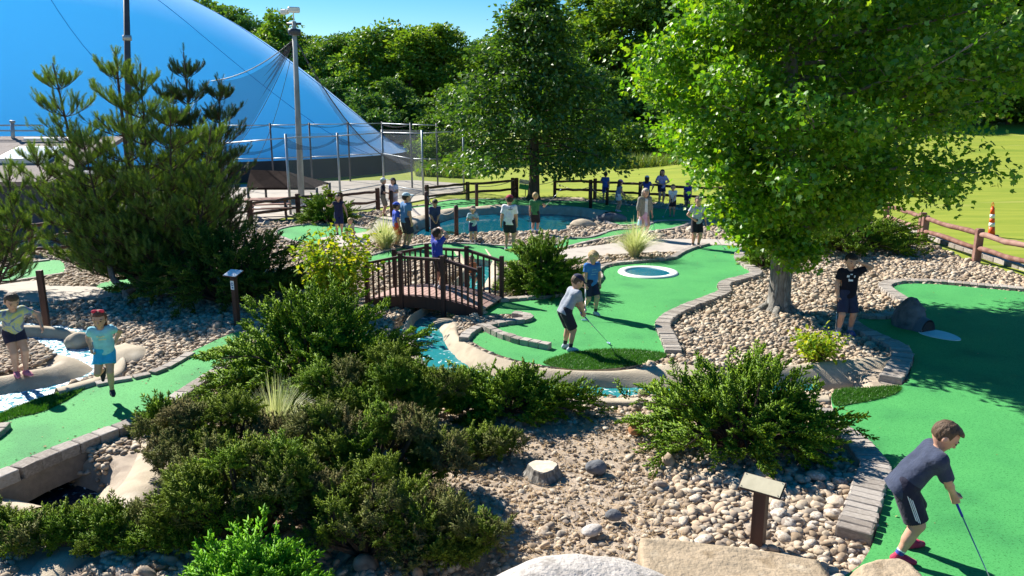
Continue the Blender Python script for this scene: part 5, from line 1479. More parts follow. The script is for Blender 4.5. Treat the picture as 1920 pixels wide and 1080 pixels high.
b = MB(); b.add([c + dv * .435 + sv * (.17 * math.cos(a)) + Vector((0, 0, .2 * math.sin(a) + .005)) for a in [math.pi * k / 10 for k in range(11)]], [tuple(range(11))]); b.build('pipe_mouth_shade', m_black, t)  # flat black face painting the shade inside the pipe
pts = []
for k in range(28):
    a = 2 * math.pi * k / 28; x = math.cos(a); w = .27 * (1 - .25 * x)
    pts.append(c + dv * (.70 + .40 * x) + sv * w * math.sin(a) + Vector((0, 0, .014)))
b = MB(); b.add(pts, [tuple(range(28))]); b.add([p_ - Vector((0, 0, .013)) for p_ in pts] + pts, [(k, (k + 1) % 28, 28 + (k + 1) % 28, 28 + k) for k in range(28)]); b.build('run_out', m_white, t)

# ---- white ringed water hole
c = G(1215, 511); t = thing('ring_hazard', 'round white rimmed water hole in the middle green', 'golf obstacle', c)
b = MB(); n = 40; prof = [(.80, .002), (.78, .035), (.70, .045), (.60, .03), (.575, -.03), (.57, -.09)]
b.grid([[c + Vector((r_ * math.cos(2 * math.pi * k / n), r_ * 1.0 * math.sin(2 * math.pi * k / n), z)) for k in range(n)] for r_, z in prof], close=True); b.build('white_rim', m_white, t, True)
b = MB(); b.add([c + Vector((.576 * math.cos(2 * math.pi * k / n), .576 * math.sin(2 * math.pi * k / n), .004)) for k in range(n)], [tuple(range(n))]); b.build('water', water_mat('hole_water', (.006,.13,.20), .9, 4, bump=.12, rough=.03), t)
# ---- balls, cup, little sign behind the tree
def ball(px, py, col, label):
    V, F = ico(3); o = link('golf_ball', mesh_np('golf_ball', V * .0215, F, M('ball_' + str(px), [col], 3, .35, .2, 400), True), None, G(px, py, .0215)); tag(o, label, 'golf ball')
ball(1003, 643, (.75,.42,.16), 'pale orange golf ball on the middle green above the curved paver row')
ball(1893, 580, (.03,.03,.035), 'dark golf ball on the right green near its far kerb')
ball(812, 468, (.03,.03,.035), 'dark golf ball on the long green before the pond')
c = G(1800, 585, .003); b = MB(); n = 20
b.add([c + Vector((.054 * math.cos(2 * math.pi * k / n), .054 * math.sin(2 * math.pi * k / n), .002)) for k in range(n)], [tuple(range(n))])
tag(b.build('golf_cup', M('cup_dark_green', [(.03,.10,.05)], 3, .6)), 'faint round cup set in the far part of the right green', 'golf cup')  # flat dark green disc, no hollow below it
p = zl(G(986, 372)) + Vector((0, 1.5, 0)); t = thing('yard_sign', 'small white and green sign panel leaning behind the pyramid tree trunk', 'sign', p)
b = MB(); b.box(p + Vector((0, 0, .72)), (.62, .03, .22), Matrix.Rotation(.15, 3, 'Y')); b.build('white_panel', m_white, t)
b = MB(); b.box(p + Vector((-.02, 0, .46)), (.6, .03, .26), Matrix.Rotation(.15, 3, 'Y')); b.build('green_panel', M('sign_green', [(.03,.32,.14)], 2, .5), t)
b = MB(); b.box(p + Vector((0, .03, .3)), (.04, .03, .7)); b.build('stake', m_stain, t)
# ================================================================== PEOPLE
def smin(a, b, k):
    h = np.clip(.5 + .5 * (b - a) / k, 0, 1)
    return b * (1 - h) + a * h - k * h * (1 - h)
class SDF:
    """solid built from rounded cones and ellipsoids on a grid; surface drawn through it as one sheet"""
    def __init__(s, prims, h, cuts=(), pad=.05, noise=None):
        s.h = h
        los, his = [], []
        for p in prims:
            if p[0] == 'c': m = max(p[3], p[4]) + pad; los.append(np.minimum(p[1], p[2]) - m); his.append(np.maximum(p[1], p[2]) + m)
            else: m = max(p[3]) + pad; los.append(p[1] - m); his.append(p[1] + m)
        s.o = np.min(los, 0); n = np.ceil((np.max(his, 0) - s.o) / h).astype(int) + 1
        s.D = np.full(n, 1.0)
        for p, lo, hi in zip(prims, los, his):
            i0 = np.maximum(((lo - s.o) / h).astype(int), 0); i1 = np.minimum(np.ceil((hi - s.o) / h).astype(int) + 1, n)
            sl = tuple(slice(a, b) for a, b in zip(i0, i1))
            g = [s.o[k] + h * np.arange(i0[k], i1[k]) for k in range(3)]
            X = np.stack(np.meshgrid(*g, indexing='ij'), -1)
            if p[0] == 'c':
                a, b = p[1], p[2]; ab = b - a; t = np.clip(((X - a) @ ab) / max(ab @ ab, 1e-9), 0, 1)
                d = np.linalg.norm(X - a - t[..., None] * ab, axis=-1) - (p[3] + (p[4] - p[3]) * t)
            else:
                q = (X - p[1]) @ p[4]; r = np.array(p[3]); k0 = np.linalg.norm(q / r, axis=-1); k1 = np.linalg.norm(q / (r * r), axis=-1)
                d = k0 * (k0 - 1) / np.maximum(k1, 1e-6)
            s.D[sl] = smin(s.D[sl], d, p[5])
        if cuts or noise:
            g = [s.o[k] + h * np.arange(n[k]) for k in range(3)]; X = np.stack(np.meshgrid(*g, indexing='ij'), -1)
            if noise: s.D += noise(X)
            for c in cuts: s.D = np.maximum(s.D, c(X))
    def mesh(s):
        D, h = s.D, s.h; S = D < 0; n = D.shape
        cs = [(i, j, k) for i in (0, 1) for j in (0, 1) for k in (0, 1)]
        def sh(A, c): return A[c[0]:n[0] - 1 + c[0], c[1]:n[1] - 1 + c[1], c[2]:n[2] - 1 + c[2]]
        cnt = sum(sh(S, c).astype(np.int8) for c in cs); act = (cnt > 0) & (cnt < 8)
        idx = np.full(act.shape, -1); ai = np.argwhere(act); idx[act] = np.arange(len(ai))
        vals = {c: sh(D, c)[act] for c in cs}
        P = np.zeros((len(ai), 3)); N_ = np.zeros(len(ai))
        for c in cs:
            for ax in range(3):
                if c[ax]: continue
                e = list(c); e[ax] = 1; e = tuple(e)
                a, b = vals[c], vals[e]; cr = (a < 0) != (b < 0); t = np.where(cr, a / np.where(cr, a - b, 1), 0)
                q = np.tile(np.array(c, float), (len(ai), 1)); q[:, ax] = t
                P += q * cr[:, None]; N_ += cr
        V = s.o + h * (ai + P / np.maximum(N_, 1)[:, None]); F = []
        for ax in range(3):
            u, v = (ax + 1) % 3, (ax + 2) % 3
            a = np.take(S, range(n[ax] - 1), ax); b = np.take(S, range(1, n[ax]), ax)
            cr = np.argwhere(a != b)
            cr = cr[(cr[:, u] > 0) & (cr[:, v] > 0) & (cr[:, u] < n[u] - 1) & (cr[:, v] < n[v] - 1)]
            ins = a[tuple(cr.T)]
            def I(du, dv):
                q = cr.copy(); q[:, u] += du; q[:, v] += dv; return idx[tuple(q.T)]
            f = np.stack([I(-1, -1), I(0, -1), I(0, 0), I(-1, 0)], 1)
            f[~ins] = f[~ins][:, ::-1]; F.append(f)
        return V, np.concatenate(F)
    def hit(s, p, d):
        """first surface point from p along d"""
        p, d = np.array(p, float), np.array(d, float)
        for i in range(400):
            q = p + d * i * s.h * .5; k = np.round((q - s.o) / s.h).astype(int)
            if (k < 0).any() or (k >= s.D.shape).any(): continue
            if s.D[tuple(k)] < 0: return q
        return None
def A_(*v): return np.array(v, float)
def ik(a, c, l1, l2, pole):
    d = c - a; L = np.linalg.norm(d); mx = (l1 + l2) * .995
    if L > mx: c = a + d / L * mx; d = c - a; L = mx
    u = d / L; x = (l1 * l1 - l2 * l2 + L * L) / (2 * L); hgt = math.sqrt(max(l1 * l1 - x * x, 0))
    p = pole - u * (pole @ u); p /= max(np.linalg.norm(p), 1e-6)
    return a + u * x + p * hgt, c
_mat = {}
def cloth(col, key=None, var=.12, rough=.85, **kw):
    k = key or tuple(col)
    if k not in _mat: _mat[k] = M('cloth_%d' % len(_mat), [tuple(c * (1 - var) for c in col), tuple(min(c * (1 + var), 1) for c in col)], 14, rough, .75, 17, .15, sheen=.1, **kw)
    return _mat[k]
m_skin = M('skin', [(.47,.25,.165),(.58,.33,.23)], 9, .5, .12, 90, .35)
m_skin2 = M('tanned_skin', [(.34,.185,.12),(.42,.235,.155)], 9, .5, .12, 90, .35)
m_eye = M('eye_dark', [(.03,.02,.018)], 3, .25)
m_lip = M('lip', [(.34,.12,.10)], 5, .5)
HAIR = {k: M(k + '_hair', c, 40, .55, .8, 90, .3, 4, stretch=(1,1,.2)) for k, c in dict(dark=[(.022,.015,.012),(.05,.032,.022)], brown=[(.07,.042,.025),(.13,.08,.045)], blond=[(.36,.24,.10),(.52,.38,.19)], grey=[(.36,.31,.25),(.50,.44,.36)], auburn=[(.12,.045,.025),(.18,.075,.04)]).items()}
def person(label, pos, face, H, pose=None, fit=None, vox=.012, fingers=False, z=0.0):
    pose, fit = pose or {}, fit or {}
    g = lambda k, d: pose.get(k, d)
    hs = g('head', 1.0)
    lean = R(g('lean', 3)); tw = R(g('twist', 0)); side = R(g('side', 0))
    pel = A_(g('hx', 0), g('hy', 0), g('hip', .515))
    sp = A_(math.sin(side), math.sin(lean) * math.cos(side), math.cos(lean) * math.cos(side)); sp /= np.linalg.norm(sp)
    rt = A_(math.cos(tw), math.sin(tw), 0); rt = rt - sp * (rt @ sp); rt /= np.linalg.norm(rt); fw = np.cross(sp, rt)
    fw = np.cross(sp, rt)
    chest = pel + sp * .20; nb = pel + sp * .292
    shw = g('shoulder', .098)
    sho = {s: pel + sp * .268 + rt * shw * s for s in (-1, 1)}
    hp = {s: pel + A_(.047 * s, 0, -.02) for s in (-1, 1)}
    hpitch, hyaw = R(g('nod', 0)) , R(g('turn', 0))
    nd = sp * .6 + A_(0, 0, .4); nd /= np.linalg.norm(nd)
    hc = nb + nd * .052 + A_(0, .012, .05 * hs)
    Rz = np.array([[math.cos(hyaw), -math.sin(hyaw), 0], [math.sin(hyaw), math.cos(hyaw), 0], [0, 0, 1]])
    Rx = np.array([[1, 0, 0], [0, math.cos(hpitch), math.sin(hpitch)], [0, -math.sin(hpitch), math.cos(hpitch)]])
    HR = Rz @ Rx                                   # columns: head right, forward, up
    ank, kne, wri, elb, toe = {}, {}, {}, {}, {}
    for s, K_ in ((-1, 'L'), (1, 'R')):
        ta = np.array(g('foot' + K_, (.055 * s, -.01, .05)), float)
        kne[s], ank[s] = ik(hp[s], ta, .235, .235, np.array(g('knee' + K_, (.12 * s, 1, 0)), float))
        tw_ = np.array(g('wrist' + K_, (.135 * s, .03, .475)), float)
        elb[s], wri[s] = ik(sho[s], tw_, .160, .140, np.array(g('elbow' + K_, (.4 * s, -.8, -.2)), float))
        td = np.array(g('toe' + K_, (.22 * s, 1, -.05)), float); td /= np.linalg.norm(td); toe[s] = td
    body = []
    C = lambda a, b, ra, rb, k=.02: ('c', a * H, b * H, ra * H, rb * H, k * H)
    E = lambda c, Rm, r, k=.02: ('e', c * H, None, [x * H for x in r], Rm, k * H)
    def torso(e):
        out = []; e = e + fit.get('bulk', 0)
        for s in (-1, 1):
            out.append(C(pel + rt * .034 * s + sp * -.005, pel + rt * .036 * s + sp * .11, .053 + e, .050 + e, .03))
            out.append(C(pel + rt * .036 * s + sp * .11, pel + rt * .046 * s + sp * .222, .050 + e, .052 + e, .03))
            out.append(C(pel + sp * .25 + rt * .03 * s, sho[s], .046 + e, .034 + e, .03))
        return out
    body += torso(-.004)
    body.append(C(pel + sp * .26, nb + nd * .045, .034, .029, .03))
    hr = .062 * hs
    body.append(E(hc + HR @ A_(0, -.006, .012) * hs, HR, (hr * .98, hr * 1.18, hr * 1.16), .012))
    body.append(E(hc + HR @ A_(0, .016, -.028) * hs, HR, (hr * .74, hr * .86, hr * .82), .018))
    body.append(E(hc + HR @ A_(0, .034, -.058) * hs, HR, (hr * .34, hr * .34, hr * .24), .02))
    body.append(C(hc + HR @ A_(0, .064, .004) * hs, hc + HR @ A_(0, .078, -.018) * hs, .006 * hs, .010 * hs, .008))
    for s in (-1, 1):
        body.append(E(hc + HR @ A_(.060 * s, -.008, -.006) * hs, HR, (.010 * hs, .017 * hs, .024 * hs), .006))
        body.append(C(hc + HR @ A_(.018 * s, .064, .016) * hs, hc + HR @ A_(.04 * s, .054, .014) * hs, .008 * hs, .007 * hs, .01))
        body.append(C(sho[s], elb[s], .034, .025 + fit.get('bulk', 0) * .25, .02)); body.append(C(elb[s], elb[s] + (wri[s] - elb[s]) * .35, .0255, .0265, .012)); body.append(C(elb[s] + (wri[s] - elb[s]) * .3, wri[s], .026, .0165, .012))
        # hand
        fd = wri[s] - elb[s]; fd /= np.linalg.norm(fd)
        hd = np.array(g('hand' + ('L' if s < 0 else 'R'), fd), float); hd /= np.linalg.norm(hd)
        pn = np.array(g('palm' + ('L' if s < 0 else 'R'), (-s, 0, 0)), float); pn = pn - hd * (pn @ hd); pn /= max(np.linalg.norm(pn), 1e-6)
        ac = np.cross(hd, pn) * (1 if s > 0 else -1)      # towards the thumb
        w = wri[s]; curl = R(g('curl' + ('L' if s < 0 else 'R'), 28))
        for q in (-.012, 0, .012): body.append(C(w + ac * q * .7, w + hd * .048 + ac * q, .0125, .0115, .008))
        for fi, (off, ln) in enumerate(((.0185, .040), (.0062, .045), (-.0062, .042), (-.0180, .033))):
            o = w + hd * .050 + ac * off; a = curl * .6; dirv = hd
            for sgm, fr_ in enumerate((.45, .32, .25)):
                dirv = hd * math.cos(a) + pn * math.sin(a); e = o + dirv * ln * fr_
                body.append(C(o, e, .0066 - .0007 * sgm, .0060 - .0007 * sgm, .0025 if fingers else .006)); o = e; a += curl
        o = w + hd * .012 + ac * .016; d1 = hd * .65 + ac * .75 + pn * .25; d1 /= np.linalg.norm(d1); e = o + d1 * .026
        body.append(C(o, e, .009, .0075, .006)); d2 = hd * .9 + pn * (.3 + math.sin(curl)) + ac * .2; d2 /= np.linalg.norm(d2); body.append(C(e, e + d2 * .024, .0072, .006, .004))
        # leg
        bk = fit.get('bulk', 0); body.append(C(hp[s], kne[s], .058 + bk, .038 + bk * .6, .03)); body.append(C(kne[s], ank[s], .036 + bk * .6, .022 + bk * .2, .015))
        back = np.cross(rt, (ank[s] - kne[s])); back /= max(np.linalg.norm(back), 1e-6)
        if back @ fw > 0: back = -back
        body.append(C(kne[s] + (ank[s] - kne[s]) * .15 + back * .008, kne[s] + (ank[s] - kne[s]) * .5 + back * .009, .030, .030, .02))
        body.append(C(ank[s] + A_(0, 0, -.02), ank[s] + toe[s] * .075 + A_(0, 0, -.03), .021, .017, .015))
    sd_ = SDF(body, vox)
    V, F = sd_.mesh()
    root = link('person', mesh_np('person', V, F, m_skin2 if fit.get('tan') else m_skin, True), None, (pos[0], pos[1], z))
    root.rotation_euler = (0, 0, -R(face)); tag(root, label, 'person')
    def part(name, prims, mat, cuts=(), v=None, noise=None, parent=None):
        q = SDF(prims, v or vox, cuts, .05, noise); V, F = q.mesh()
        if not len(F): return None, q
        return link(name, mesh_np(name, V, F, mat, True), parent or root), q
    fold = lambda amp, sc=9: (lambda X: amp * H * (np.sin(X[..., 2] * sc * 2.3 / H + 3 * np.sin(X[..., 0] * sc / H) + X[..., 1] * sc / H * 1.7) + np.sin(X[..., 0] * sc * 2.9 / H + X[..., 2] * sc * .9 / H + 1)))
    plane = lambda o, n: (lambda X: (X - np.asarray(o) * H) @ (np.asarray(n) / np.linalg.norm(n)))
    # shirt
    sh = fit.get('shirt', (.5, .5, .5)); SQ = None
    if sh is not None:
        pr = torso(.010); hem = fit.get('hem', -.045); sl = fit.get('sleeve', .62)
        for s in (-1, 1):
            pr.append(C(pel + rt * .038 * s + sp * (hem - .03), pel + rt * .04 * s + sp * .06, .066 + fit.get('bulk', 0), .060 + fit.get('bulk', 0), .03))
        cuts = [plane(pel + sp * hem, -sp), ]
        if sl > 0:
            for s in (-1, 1):
                e = sho[s] + (elb[s] - sho[s]) * min(sl, 1.0)
                pr.append(C(sho[s] + rt * -.01 * s, e, .044 + fit.get('bulk', 0) * .5, .041 + fit.get('bulk', 0) * .6, .018))
                u = (elb[s] - sho[s]) / np.linalg.norm(elb[s] - sho[s])
                cuts.append((lambda e, u, s: (lambda X: np.where(((X - sho[s] * H) @ (rt * s) > -.01 * H) & (np.linalg.norm(X - e * H, axis=-1) < .1 * H), (X - e * H) @ u, -1)))(e, u, s))
        nk = SDF
        cuts.append(lambda X: .036 * H - np.linalg.norm((X - (nb + fw * .010) * H) - ((X - (nb + fw * .01) * H) @ nd)[..., None] * nd, axis=-1) - np.where((X - (nb - nd * .012) * H) @ nd > 0, 0, 1))
        o, SQ = part('shirt', pr, sh if not isinstance(sh, tuple) else cloth(sh), cuts, None, fold(.0034))
    # shorts or trousers
    st = fit.get('shorts', (.05, .05, .07))
    if st is not None:
        ln = fit.get('leg', .80); wd = fit.get('wide', .064); pr = [C(pel + rt * -.036, pel + rt * .036, .068 + bk, .068 + bk, .03), C(pel + rt * -.036 + sp * .04, pel + rt * .036 + sp * .04, .060 + bk, .060 + bk, .03)]; cuts = [plane(pel + sp * .082, sp)]
        for s in (-1, 1):
            e = hp[s] + (kne[s] - hp[s]) * ln; u = (kne[s] - hp[s]) / np.linalg.norm(kne[s] - hp[s])
            pr.append(C(hp[s], e + u * .0, .066 + bk, wd, .012))
            cuts.append((lambda e, u, s: (lambda X: np.where(((X - e * H) @ u > -.05 * H) & (np.linalg.norm(X - e * H, axis=-1) < .12 * H) & (np.abs((X - e * H) @ rt) < .075 * H), (X - e * H) @ u, -1)))(e, u, s))
        o, TQ = part('shorts', pr, st if not isinstance(st, tuple) else cloth(st), cuts, None, fold(.0024, 7))
        if fit.get('stripes'):
            s = fit['stripes']
            for k in (-1, 0, 1):
                V_, F_ = [], []
                for i in range(9):
                    f = .1 + .68 * i / 8; c = hp[s] + (kne[s] - hp[s]) * f + fw * .017 * k
                    for w_ in (-.0052, .0052):
                        q = TQ.hit((c + fw * w_ + A_(.15 * s, 0, 0)) * H, A_(-s, 0, 0))
                        V_.append((q if q is not None else c * H) + A_(.006 * s, 0, 0))
                for i in range(8): F_.append((2 * i, 2 * i + 1, 2 * i + 3, 2 * i + 2))
                link('side_stripe', mesh_np('side_stripe', V_, F_, cloth((.75,.75,.75))), o)
    if fit.get('skirt'):
        pr = [C(pel + rt * -.03, pel + rt * .03, .066, .066, .03), C(pel + rt * -.03 + sp * -.05, pel + rt * -.05 + A_(0, 0, -.26), .07, .10, .04), C(pel + rt * .03 + sp * -.05, pel + rt * .05 + A_(0, 0, -.26), .07, .10, .04)]
        part('skirt', pr, fit['skirt'], [plane(pel + A_(0, 0, -.25), A_(0, 0, -1)), plane(pel + sp * .06, sp)], None, fold(.004, 8))
    # open overshirt
    if fit.get('overshirt'):
        pr = torso(.020); cuts = [plane(pel + sp * -.07, -sp), lambda X: np.where((X - chest * H) @ fw > 0, .032 * H - np.abs((X - chest * H) @ rt), -1)]
        for s in (-1, 1):
            pr.append(C(pel + rt * .042 * s + sp * -.1, pel + rt * .04 * s + sp * .06, .074, .068, .03)); pr.append(C(sho[s], elb[s], .05, .046, .018)); pr.append(C(elb[s], elb[s] + (wri[s] - elb[s]) * .3, .045, .04, .01))
        cuts.append(lambda X: .045 * H - np.linalg.norm((X - nb * H) - ((X - nb * H) @ nd)[..., None] * nd, axis=-1) - np.where((X - (nb - nd * .02) * H) @ nd > 0, 0, 1))
        part('overshirt', pr, fit['overshirt'], cuts, None, fold(.002))
    # socks and shoes
    for s in (-1, 1):
        if fit.get('sock') is not None and vox < .016:
            u = (kne[s] - ank[s]) / np.linalg.norm(kne[s] - ank[s])
            part('sock', [C(ank[s] - u * .02, ank[s] + u * .055, .0245, .0275, .01)], cloth(fit['sock']), [plane(ank[s] + u * fit.get('sockh', .06), u)])
            if fit.get('sockband') and s: part('sock_band', [C(ank[s] + u * .035, ank[s] + u * .038, .0272, .0275, .01)], cloth((.8,.8,.8)), [plane(ank[s] + u * .043, u), plane(ank[s] + u * .032, -u)], .004)
        if fit.get('shoe', 1) is not None:
            t_ = toe[s]; b_ = ank[s] + A_(0, 0, -.026)
            pr = [C(b_ - t_ * .022, b_ + t_ * .045, .027, .028, .02), C(b_ + t_ * .04, b_ + t_ * .092 + A_(0, 0, -.006), .027, .020, .02), C(ank[s], b_, .027, .028, .015)]
            u = (kne[s] - ank[s]) / np.linalg.norm(kne[s] - ank[s])
            o, _ = part('shoe', pr, cloth(fit.get('shoe', (.12,.12,.13)), rough=.6), [plane(b_ + A_(0, 0, -.0225), A_(0, 0, -1) if abs(t_[2]) < .3 else A_(0, 0, -1) + t_ * t_[2]), plane(ank[s] + u * .022, u)])
            if fit.get('sole') and o: part('sole', [C(b_ - t_ * .022, b_ + t_ * .045, .0285, .0295, .02), C(b_ + t_ * .04, b_ + t_ * .092, .028, .022, .02)], cloth(fit['sole']), [plane(b_ + A_(0, 0, -.0235), A_(0, 0, -1)), plane(b_ + A_(0, 0, -.012), A_(0, 0, 1))], None, None, o)
    # hair, hat
    hcx = hc + HR @ A_(0, -.006, .012) * hs
    up, fr2, ri = HR[:, 2], HR[:, 1], HR[:, 0]
    hk = fit.get('hair', 'brown')
    if hk:
        pr = [E(hcx + up * .006 - fr2 * .004, HR, (hr * 1.07, hr * 1.235, hr * 1.22), .01)]
        if fit.get('long'):
            for q in (-.03, 0, .03): pr.append(C(hcx - fr2 * .045 + ri * q, nb - fr2 * .05 + ri * q * 1.5 - sp * fit['long'], .03, .02, .02))
            for s in (-1, 1): pr.append(C(hcx + ri * .058 * s - fr2 * .01, hcx + ri * .055 * s - fr2 * .015 - up * .11, .017, .012, .015))
        if fit.get('top'): pr.append(E(hcx + up * .05 + fr2 * .03, HR, (hr * .9, hr * .8, hr * .45), .02))
        low = fit.get('fringe', .034)
        cut = lambda X: np.minimum((X - (hcx + fr2 * .022 * hs) * H) @ fr2 * 1.0, (low * hs * H) - (X - hcx * H) @ up)
        cut2 = (lambda X: (X - (hcx - up * .052 * hs) * H) @ -up) if not fit.get('long') else (lambda X: X[..., 0] * 0 - 1)
        ear = lambda X: np.minimum(.021 * H - np.linalg.norm(X - (hc + fr2 * -.004 - up * .012) * H - ((X - hc * H) @ ri)[..., None] * ri, axis=-1), 1) if not fit.get('long') else X[..., 0] * 0 - 1
        nz = (lambda X: fit.get('rough', .0010) * H * np.sin((X @ ri) / H * 240 + 3 * np.sin((X @ up) / H * 60)) + fit.get('rough', .0010) * H * np.sin((X @ fr2) / H * 170 + (X @ ri) / H * 90))
        part('hair', pr, HAIR[hk], [cut, cut2, ear], min(vox, .010), nz)
    if fit.get('cap'):
        cm = cloth(fit['cap'])
        o, _ = part('cap', [E(hcx + up * .012, HR, (hr * 1.16, hr * 1.30, hr * 1.16), .01)], cm, [lambda X: (X - (hcx + up * .026 * hs) * H) @ -up])
        bd = -1 if fit.get('capback') else 1
        part('brim', [E(hcx + up * .028 * hs + fr2 * .088 * hs * bd, HR, (hr * .95, hr * .95, .010), .01)], cm, [lambda X: (X - (hcx + fr2 * .03 * bd) * H) @ (-fr2 * bd)], min(vox, .010), None, o)
    if fit.get('bow'):
        for s in (-1, 1):
            part('hair_bow', [E(hcx + up * .082 + ri * .034 * s + fr2 * .01, HR, (.034, .016, .022), .01), C(hcx + up * .08, hcx + up * .08 + ri * .02 * s, .012, .012, .01)], cloth((.72,.05,.09)), (), min(vox, .010))
    if vox < .012:
        V_, F_ = ico(2)
        for s in (-1, 1):
            c = (hc + HR @ A_(.026 * s, .0585, .004) * hs) * H
            q = sd_.hit(c + fr2 * .1, -fr2)
            qb = sd_.hit((hc + HR @ A_(.027 * s, .0, .024) * hs) * H + fr2 * .25, -fr2)
            if qb is not None and hk: link('eyebrow', mesh_np('eyebrow', V_ * A_(.013, .004, .0032) * H @ HR.T * hs + qb, F_, HAIR[hk], True), root)
            if q is not None: link('eye', mesh_np('eye', V_ * A_(.0095, .005, .0062) * H @ HR.T * hs + q, F_, m_eye, True), root)
        q = sd_.hit((hc + HR @ A_(0, .0, -.042) * hs) * H + fr2 * .25, -fr2)
        if q is not None: link('mouth', mesh_np('mouth', V_ * A_(.018, .004, .0045) * H @ HR.T * hs + q, F_, m_lip, True), root)
    J = dict(wri=wri, elb=elb, hc=hc, fw=fw, sp=sp, rt=rt, pel=pel, chest=chest)
    return root, J, SQ
def decal(root, SQ, H, rects, zc, sgn, mat, name='print'):
    """flat print on the chest (sgn 1) or back (-1): rects of (x, z, w, h) in metres round height zc"""
    V_, F_ = [], []
    for x, z_, w_, h_ in rects:
        nx_, nz_ = 3, 3; k = len(V_)
        for j in range(nz_):
            for i in range(nx_):
                p = A_(x - w_ / 2 + w_ * i / (nx_ - 1), .45 * sgn, zc + z_ - h_ / 2 + h_ * j / (nz_ - 1)); q = SQ.hit(p, A_(0, -sgn, 0))
                if q is None: q = A_(p[0], 0, p[2])
                V_.append(q + A_(0, .009 * sgn, 0))
        for j in range(nz_ - 1):
            for i in range(nx_ - 1): F_.append((k + j * nx_ + i, k + j * nx_ + i + 1, k + (j + 1) * nx_ + i + 1, k + (j + 1) * nx_ + i))
    sh = [c for c in root.children if c.name.startswith('shirt')]
    return link(name, mesh_np(name, V_, F_, mat), sh[0] if sh else root)
m_steel = M('club_steel', [(.45,.47,.5)], 3, .3, metal=.8)
def putter(label, root, H, hand, head, col=(.03,.03,.035), up=.10, wpos=None):
    """club held at hand (local, fractions) with its head at a local or world point"""
    Mw = Matrix.Translation(root.location) @ root.rotation_euler.to_matrix().to_4x4()
    a = Mw @ Vector(tuple(hand * H)); e = Vector(head)
    d = (e - a).normalized(); a0 = a - d * up
    t = thing('putter', label, 'golf club', e)
    b = MB(); b.tube([a0, a0 + d * .24], [.0135, .011], 8); b.build('grip', cloth(col, rough=.6), t, True)
    b = MB(); b.tube([a0 + d * .23, e], [.007, .0055], 6); b.build('shaft', m_steel, t, True)
    s = d.cross(Vector((0, 0, 1))); s = s.normalized() if s.length > .05 else Vector((1, 0, 0)); s.z = 0
    b = MB(); b.bar(e - s * .05, e + s * .07, .03, .028, bev=.008); b.build('club_head', cloth((.30,.42,.62) if col[2] > .2 else (.25,.27,.3), rough=.4), t)
def W(root, p, H):
    return Matrix.Translation(root.location) @ root.rotation_euler.to_matrix().to_4x4() @ Vector(tuple(np.asarray(p) * H))

# foreground boy
H = 1.50
r1, j1, s1 = person('boy in dark navy shirt and striped shorts putting at the bottom right', G(1697, 1040), 102, H,
    dict(lean=36, hip=.50, hy=-.06, head=1.08, nod=38, turn=-6, footR=(.10, -.07, .05), footL=(-.10, .05, .05), wristR=(.025, .235, .445), wristL=(-.015, .25, .425), elbowR=(.9, -.5, -.2), elbowL=(-.9, -.3, -.2),
         handR=(-.1, .35, -.9), handL=(.1, .35, -.9), curlR=72, curlL=72, palmR=(-1, .1, 0), palmL=(1, .1, 0), kneeR=(.1, 1, 0), kneeL=(-.1, 1, 0), toeR=(.1, 1, 0), toeL=(-.35, 1, 0)),
    dict(bulk=.010, sleeve=.84, hem=-.075, wide=.072, shirt=(.040,.050,.085), shorts=(.022,.022,.04), stripes=1, leg=.90, sock=(.05,.06,.30), sockh=.075, sockband=True, shoe=(.42,.03,.08), sole=(.05,.02,.03), hair='brown', top=True, fringe=.046), .0075, True)
putter('blue shafted putter held by the foreground boy in navy', r1, H, (j1['wri'][1] + j1['wri'][-1]) / 2 + A_(0, .02, -.05), G(1868, 1112, .03), (.03,.06,.40), .09)
r_or = decal(r1, s1, H, [(0, .0, .10, .16)], .95, 1, cloth((.70,.16,.06)), 'orange_print')
# grey shirt boy putting
H = 1.42
r2, j2, s2 = person('boy in grey shirt and dark cap bending to putt on the middle green', G(1064, 656), 66, H,
    dict(lean=30, hip=.515, hy=-.05, head=1.1, nod=35, turn=-4, footR=(.075, .0, .05), footL=(-.075, .0, .05), wristR=(.03, .21, .45), wristL=(-.01, .225, .425), elbowR=(.9, -.4, -.2), elbowL=(-.9, -.3, -.2), handR=(0, .3, -.9), handL=(0, .3, -.9), curlR=70, curlL=70),
    dict(bulk=.004, shirt=(.27,.29,.335), shorts=(.022,.022,.035), leg=.92, sock=(.03,.03,.035), shoe=(.42,.46,.52), sole=(.6,.6,.6), hair='brown', cap=(.02,.025,.06)), .009, True)
putter('putter of the boy in grey, reaching to the fringe grass', r2, H, (j2['wri'][1] + j2['wri'][-1]) / 2 + A_(0, .02, -.05), G(1141, 643, .03), (.03,.05,.35), .08)
# blond boy
H = 1.36
r3, j3, s3 = person('blond boy in blue shirt walking behind the boy in grey', G(1107, 589), 158, H,
    dict(lean=6, head=1.15, nod=30, turn=8, footL=(-.05, .07, .05), footR=(.05, -.12, .085), kneeR=(.05, 1, 0), wristR=(.13, .07, .46), wristL=(-.13, .06, .44), curlR=60, twist=0),
    dict(shirt=(.035,.15,.42), shorts=(.02,.022,.05), leg=.86, sock=(.03,.03,.035), shoe=(.45,.44,.46), hair='blond', top=True), .009, True)
decal(r3, s3, H, [(-.02, .0, .13, .02), (.0, .05, .10, .02), (.01, -.05, .12, .018)], .93, 1, cloth((.12,.30,.52)), 'shirt_print')
putter('white shafted putter hanging from the hand of the blond boy', r3, H, j3['wri'][1] + A_(0, .0, -.05), G(1097, 600, .03), (.6,.6,.62), .05)
